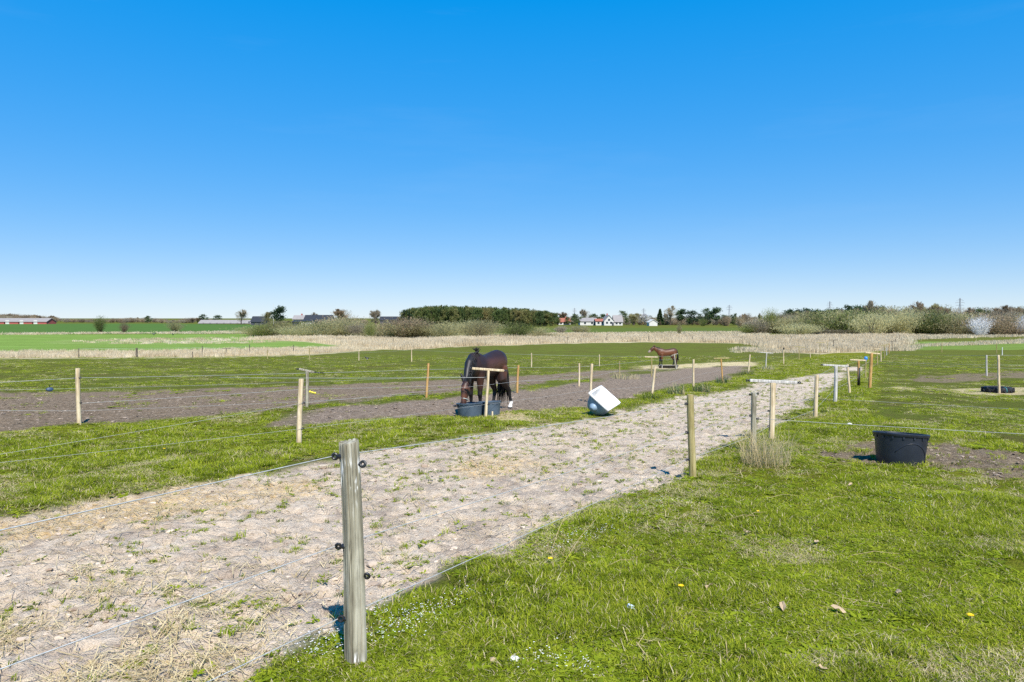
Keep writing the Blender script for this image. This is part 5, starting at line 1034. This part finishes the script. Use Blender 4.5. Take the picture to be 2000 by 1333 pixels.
for i, u in enumerate(np.linspace(1540, 1722, 15)):
    vt = np.interp(u, [1540, 1580, 1640, 1660, 1720], [602, 600, 601, 594, 595])
    plant('pine_tree', '%s dark pine from the left in the row above the right thicket' % ['first', 'second', 'third', 'fourth', 'fifth', 'sixth', 'seventh', 'eighth', 'ninth', 'tenth', 'eleventh', 'twelfth', 'thirteenth', 'fourteenth', 'last'][i], CLU[i % 3], u+rng.normal(0, 2), vt+abs(rng.normal(0, 1.5)), 345+rng.normal(0, 8), 34, 'tree', M_CONIF, 'dark pines above the right thicket')

# ------------------------------------------------------------------ far buildings and pylons
def bmat(n, c, v=.08): return plain(n, c, .8, .2, v, .7)
M_REDB = bmat('red_barn_wall', (.36, .09, .08)); M_WHW = bmat('white_wall', (.54, .53, .5), .05); M_GREYR = bmat('grey_roof', (.25, .23, .22)); M_BLKR = bmat('black_roof', (.03, .034, .042)); M_YELW = bmat('yellow_wall', (.68, .56, .3)); M_REDR = bmat('red_roof', (.3, .11, .075)); M_GLASS = plain('dark_glass', (.03, .04, .05), .1, .5, .1); M_DARKW = bmat('dark_wall', (.06, .065, .08))
def house(name, label, u0, u1, ve, vr, d, depth, wall, roof, gable=False, wins=3, door=True, cat='house', rz=0.0, chimney=False, group=None):
    z0 = float(profile(np.array([d]))[0]); x0 = (u0-CX)/F*d; x1 = (u1-CX)/F*d; W = x1-x0; he = px_at(u0, ve, d).z-z0; hr = px_at(u0, vr, d).z-z0
    root = tag(empty(name, ((x0+x1)/2, d+depth/2, z0), rz), label, cat, group); a, b = W/2, depth/2; m = MB()
    if gable:   # ridge runs away from the camera
        m.add([(-a, -b, -.5), (a, -b, -.5), (a, b, -.5), (-a, b, -.5), (-a, -b, he), (a, -b, he), (a, b, he), (-a, b, he), (0, -b, hr), (0, b, hr)], [(0, 1, 5, 8, 4), (2, 3, 7, 9, 6), (1, 2, 6, 5), (3, 0, 4, 7)])
        r_ = MB(); o = .4
        for sg in (-1, 1): sl_ = (hr-he)/a; r_.add([(sg*(a+o), -b-o, he-sl_*o+.05), (sg*(a+o), b+o, he-sl_*o+.05), (0, b+o, hr+.05), (0, -b-o, hr+.05), (sg*(a+o), -b-o, he-sl_*o+.3), (sg*(a+o), b+o, he-sl_*o+.3), (0, b+o, hr+.3), (0, -b-o, hr+.3)], [(0, 1, 2, 3), (4, 5, 6, 7), (0, 3, 7, 4), (1, 2, 6, 5), (0, 1, 5, 4)])
    else:
        m.add([(-a, -b, -.5), (a, -b, -.5), (a, b, -.5), (-a, b, -.5), (-a, -b, he), (a, -b, he), (a, b, he), (-a, b, he), (-a, 0, hr), (a, 0, hr)], [(0, 1, 5, 4), (2, 3, 7, 6), (1, 2, 6, 9, 5), (3, 0, 4, 8, 7)])
        r_ = MB(); o = .4
        for sg in (-1, 1): sl_ = (hr-he)/b; r_.add([(-a-o, sg*(b+o), he-sl_*o+.05), (a+o, sg*(b+o), he-sl_*o+.05), (a+o, 0, hr+.05), (-a-o, 0, hr+.05), (-a-o, sg*(b+o), he-sl_*o+.3), (a+o, sg*(b+o), he-sl_*o+.3), (a+o, 0, hr+.3), (-a-o, 0, hr+.3)], [(0, 1, 2, 3), (4, 5, 6, 7), (0, 3, 7, 4), (1, 2, 6, 5), (0, 1, 5, 4)])
    link('wall', m.mesh('wall', wall), root); ro = link('roof', r_.mesh('roof', roof), root)
    if chimney: m = MB(); m.box((a*.3 if not gable else .0, b*.2, hr+.5), (.8, .8, 1.6)); link('chimney', m.mesh('chimney', M_REDB), ro)
    m = MB(); m.box((0, 0, 0), (1.3, .08, 1.3)); wm = m.mesh('window', M_GLASS)
    for i in range(wins): link('window', wm, root, (-a+W*(i+.7)/(wins+.4), -b-.03, min(he*.6, 1.8)))
    if gable and hr-he > 2: link('window', wm, root, (0, -b-.03, he+.6))
    if door: m = MB(); m.box((0, 0, 0), (1.2, .08, 2.1)); link('door', m.mesh('door', M_DARKW), root, (-a+W*.25/(1), -b-.04, 1.05) if wins == 0 else (a-W*.12, -b-.04, 1.05))
    return root
def barn(u0, u1, lb):
    r_ = house('red_barn', lb, u0, u1, 629, 622.5, 560, 12, M_REDB, M_GREYR, False, 0, False, 'barn', group='red barns on the left horizon'); W = (u1-u0)/F*560
    m = MB(); m.box((-W*.32, -6.05, 1.3), (W*.28, .1, 3.4)); link('gate', m.mesh('gate', M_WHW), r_)
barn(-22, 8, 'red barn with white gate, cut by the left edge'); barn(10, 36, 'middle red barn with white gate on the left horizon'); barn(38, 63, 'third red barn from the left, with white gate'); barn(65, 91, 'last red barn at the right end of the row')
house('long_building', 'long low pale yellow building with grey roof in the left distance', 388, 500, 632, 626, 560, 10, M_YELW, M_GREYR, False, 8, True, 'building')
house('dark_house', 'small dark-roofed house right of the yellow building', 490, 514, 629, 619, 470, 9, M_DARKW, M_BLKR, False, 2)
house('yellow_house', 'yellow house behind the spruce, left of the black roof', 572, 593, 624, 617, 460, 8, M_YELW, M_GREYR, False, 2, chimney=True)
house('black_roofed_house', 'house with large black roof and white annex above the scrub', 592, 644, 630, 616.5, 400, 12, M_WHW, M_BLKR, False, 3)
house('garage', 'low white garage with blue grey roof before the black-roofed house', 588, 608, 629, 625.5, 385, 8, M_WHW, M_BLKR, False, 0, True, 'garage')
house('shed', 'dark open shed left of the white garage', 571, 586, 630, 627, 388, 7, M_DARKW, M_BLKR, False, 0, False, 'shed')
house('cottage', 'small cottage with dark roof behind the scrub', 742, 775, 626, 619.5, 420, 9, M_DARKW, M_BLKR, False, 2)
house('red_roofed_house', 'white house with red roof right of the plantation wood', 1091, 1114, 629.5, 622.5, 500, 9, M_WHW, M_REDR, False, 3, chimney=True)
house('grey_barn', 'grey-roofed barn left of the white farmhouse', 1133, 1166, 628.5, 622, 470, 12, M_WHW, M_GREYR, False, 2, True, 'barn')
house('red_roofed_annex', 'red-roofed annex between the grey barn and white gable', 1163.5, 1182, 628, 624, 466, 8, M_WHW, M_REDR, False, 2, False)
house('white_farmhouse', 'white farmhouse with tall gable facing the camera', 1180, 1199, 627, 616.5, 460, 16, M_WHW, M_GREYR, True, 2, True, chimney=True)
house('farmhouse_wing', 'white wing with grey roof right of the tall gable', 1199.5, 1216, 629, 616.8, 463, 9, M_WHW, M_GREYR, False, 2, False)
house('greenhouse', 'small pale greenhouse in front of the evergreens', 1268, 1284, 630, 625, 440, 8, M_WHW, M_WHW, True, 0, False, 'greenhouse')
house('far_house', 'far pale house near the pylon right of the evergreens', 1449, 1462, 622, 616.5, 620, 9, M_WHW, M_GREYR, False, 2)
M_STEEL = plain('pylon_steel', (.3, .32, .35), .6, .3, .1, 1)
def pylon(u, d, h, label, t=.26):
    z0 = float(profile(np.array([d]))[0]); root = tag(empty('pylon', ((u-CX)/F*d, d, z0), R(random.uniform(-25, 25))), label, 'pylon', 'power pylons on the horizon'); b = h*.085; w = lambda z: b*(1-.82*min(1, z/(h*.75))) if z < h*.75 else b*.18
    m = MB(); zs = [0, h*.2, h*.37, h*.5, h*.6, h*.68, h*.75, h*.83, h*.9, h]
    for sx in (-1, 1):
        for sy in (-1, 1): m.tube([(sx*w(z), sy*w(z), z) for z in zs], t, 4)
    link('tower', m.mesh('tower', M_STEEL), root); m = MB()
    for i in range(len(zs)-1):
        for s1 in (-1, 1):
            for ax in (0, 1):
                p = (s1*w(zs[i]), -w(zs[i]), zs[i]); q = (s1*w(zs[i+1]), w(zs[i+1]), zs[i+1]); p2 = (s1*w(zs[i]), w(zs[i]), zs[i]); q2 = (s1*w(zs[i+1]), -w(zs[i+1]), zs[i+1])
                sw = (lambda c: (c[1], c[0], c[2])) if ax else (lambda c: c); m.tube([sw(p), sw(q)], t*.5, 3); m.tube([sw(p2), sw(q2)], t*.5, 3)
    link('bracing', m.mesh('bracing', M_STEEL), root)
    for z, L in ((h*.68, h*.17), (h*.8, h*.2), (h*.91, h*.14)):
        m = MB()
        for sg in (-1, 1): m.tube([(0, 0, z+h*.03), (sg*L, 0, z)], t*.8, 4); m.tube([(0, 0, z-h*.01), (sg*L, 0, z)], t*.8, 4); m.tube([(sg*L, 0, z), (sg*L, 0, z-h*.045)], t*.5, 3)
        link('crossarm', m.mesh('crossarm', M_STEEL), root)
pylon(1874, 1270, 40, 'tallest pylon above the right thicket'); pylon(1424, 1930, 40, 'pylon right of the tallest dark pine', .35); pylon(1620, 1510, 40, 'pylon above the dark pines at the thicket', .3); pylon(1122, 2545, 40, 'faint pylon right of the plantation wood', .4); pylon(1257, 2600, 40, 'faint pylon right of the white farmhouse', .4)
m = MB(); zz = float(profile(np.array([390.]))[0]); b = px_at(534, 594, 390); m.tube([(b.x, 390, zz), (b.x, 390, b.z)], [.14, .06], 8); tag(link('flagpole', m.mesh('flagpole', M_WHW)), 'thin white flagpole beside the dark spruce', 'flagpole')
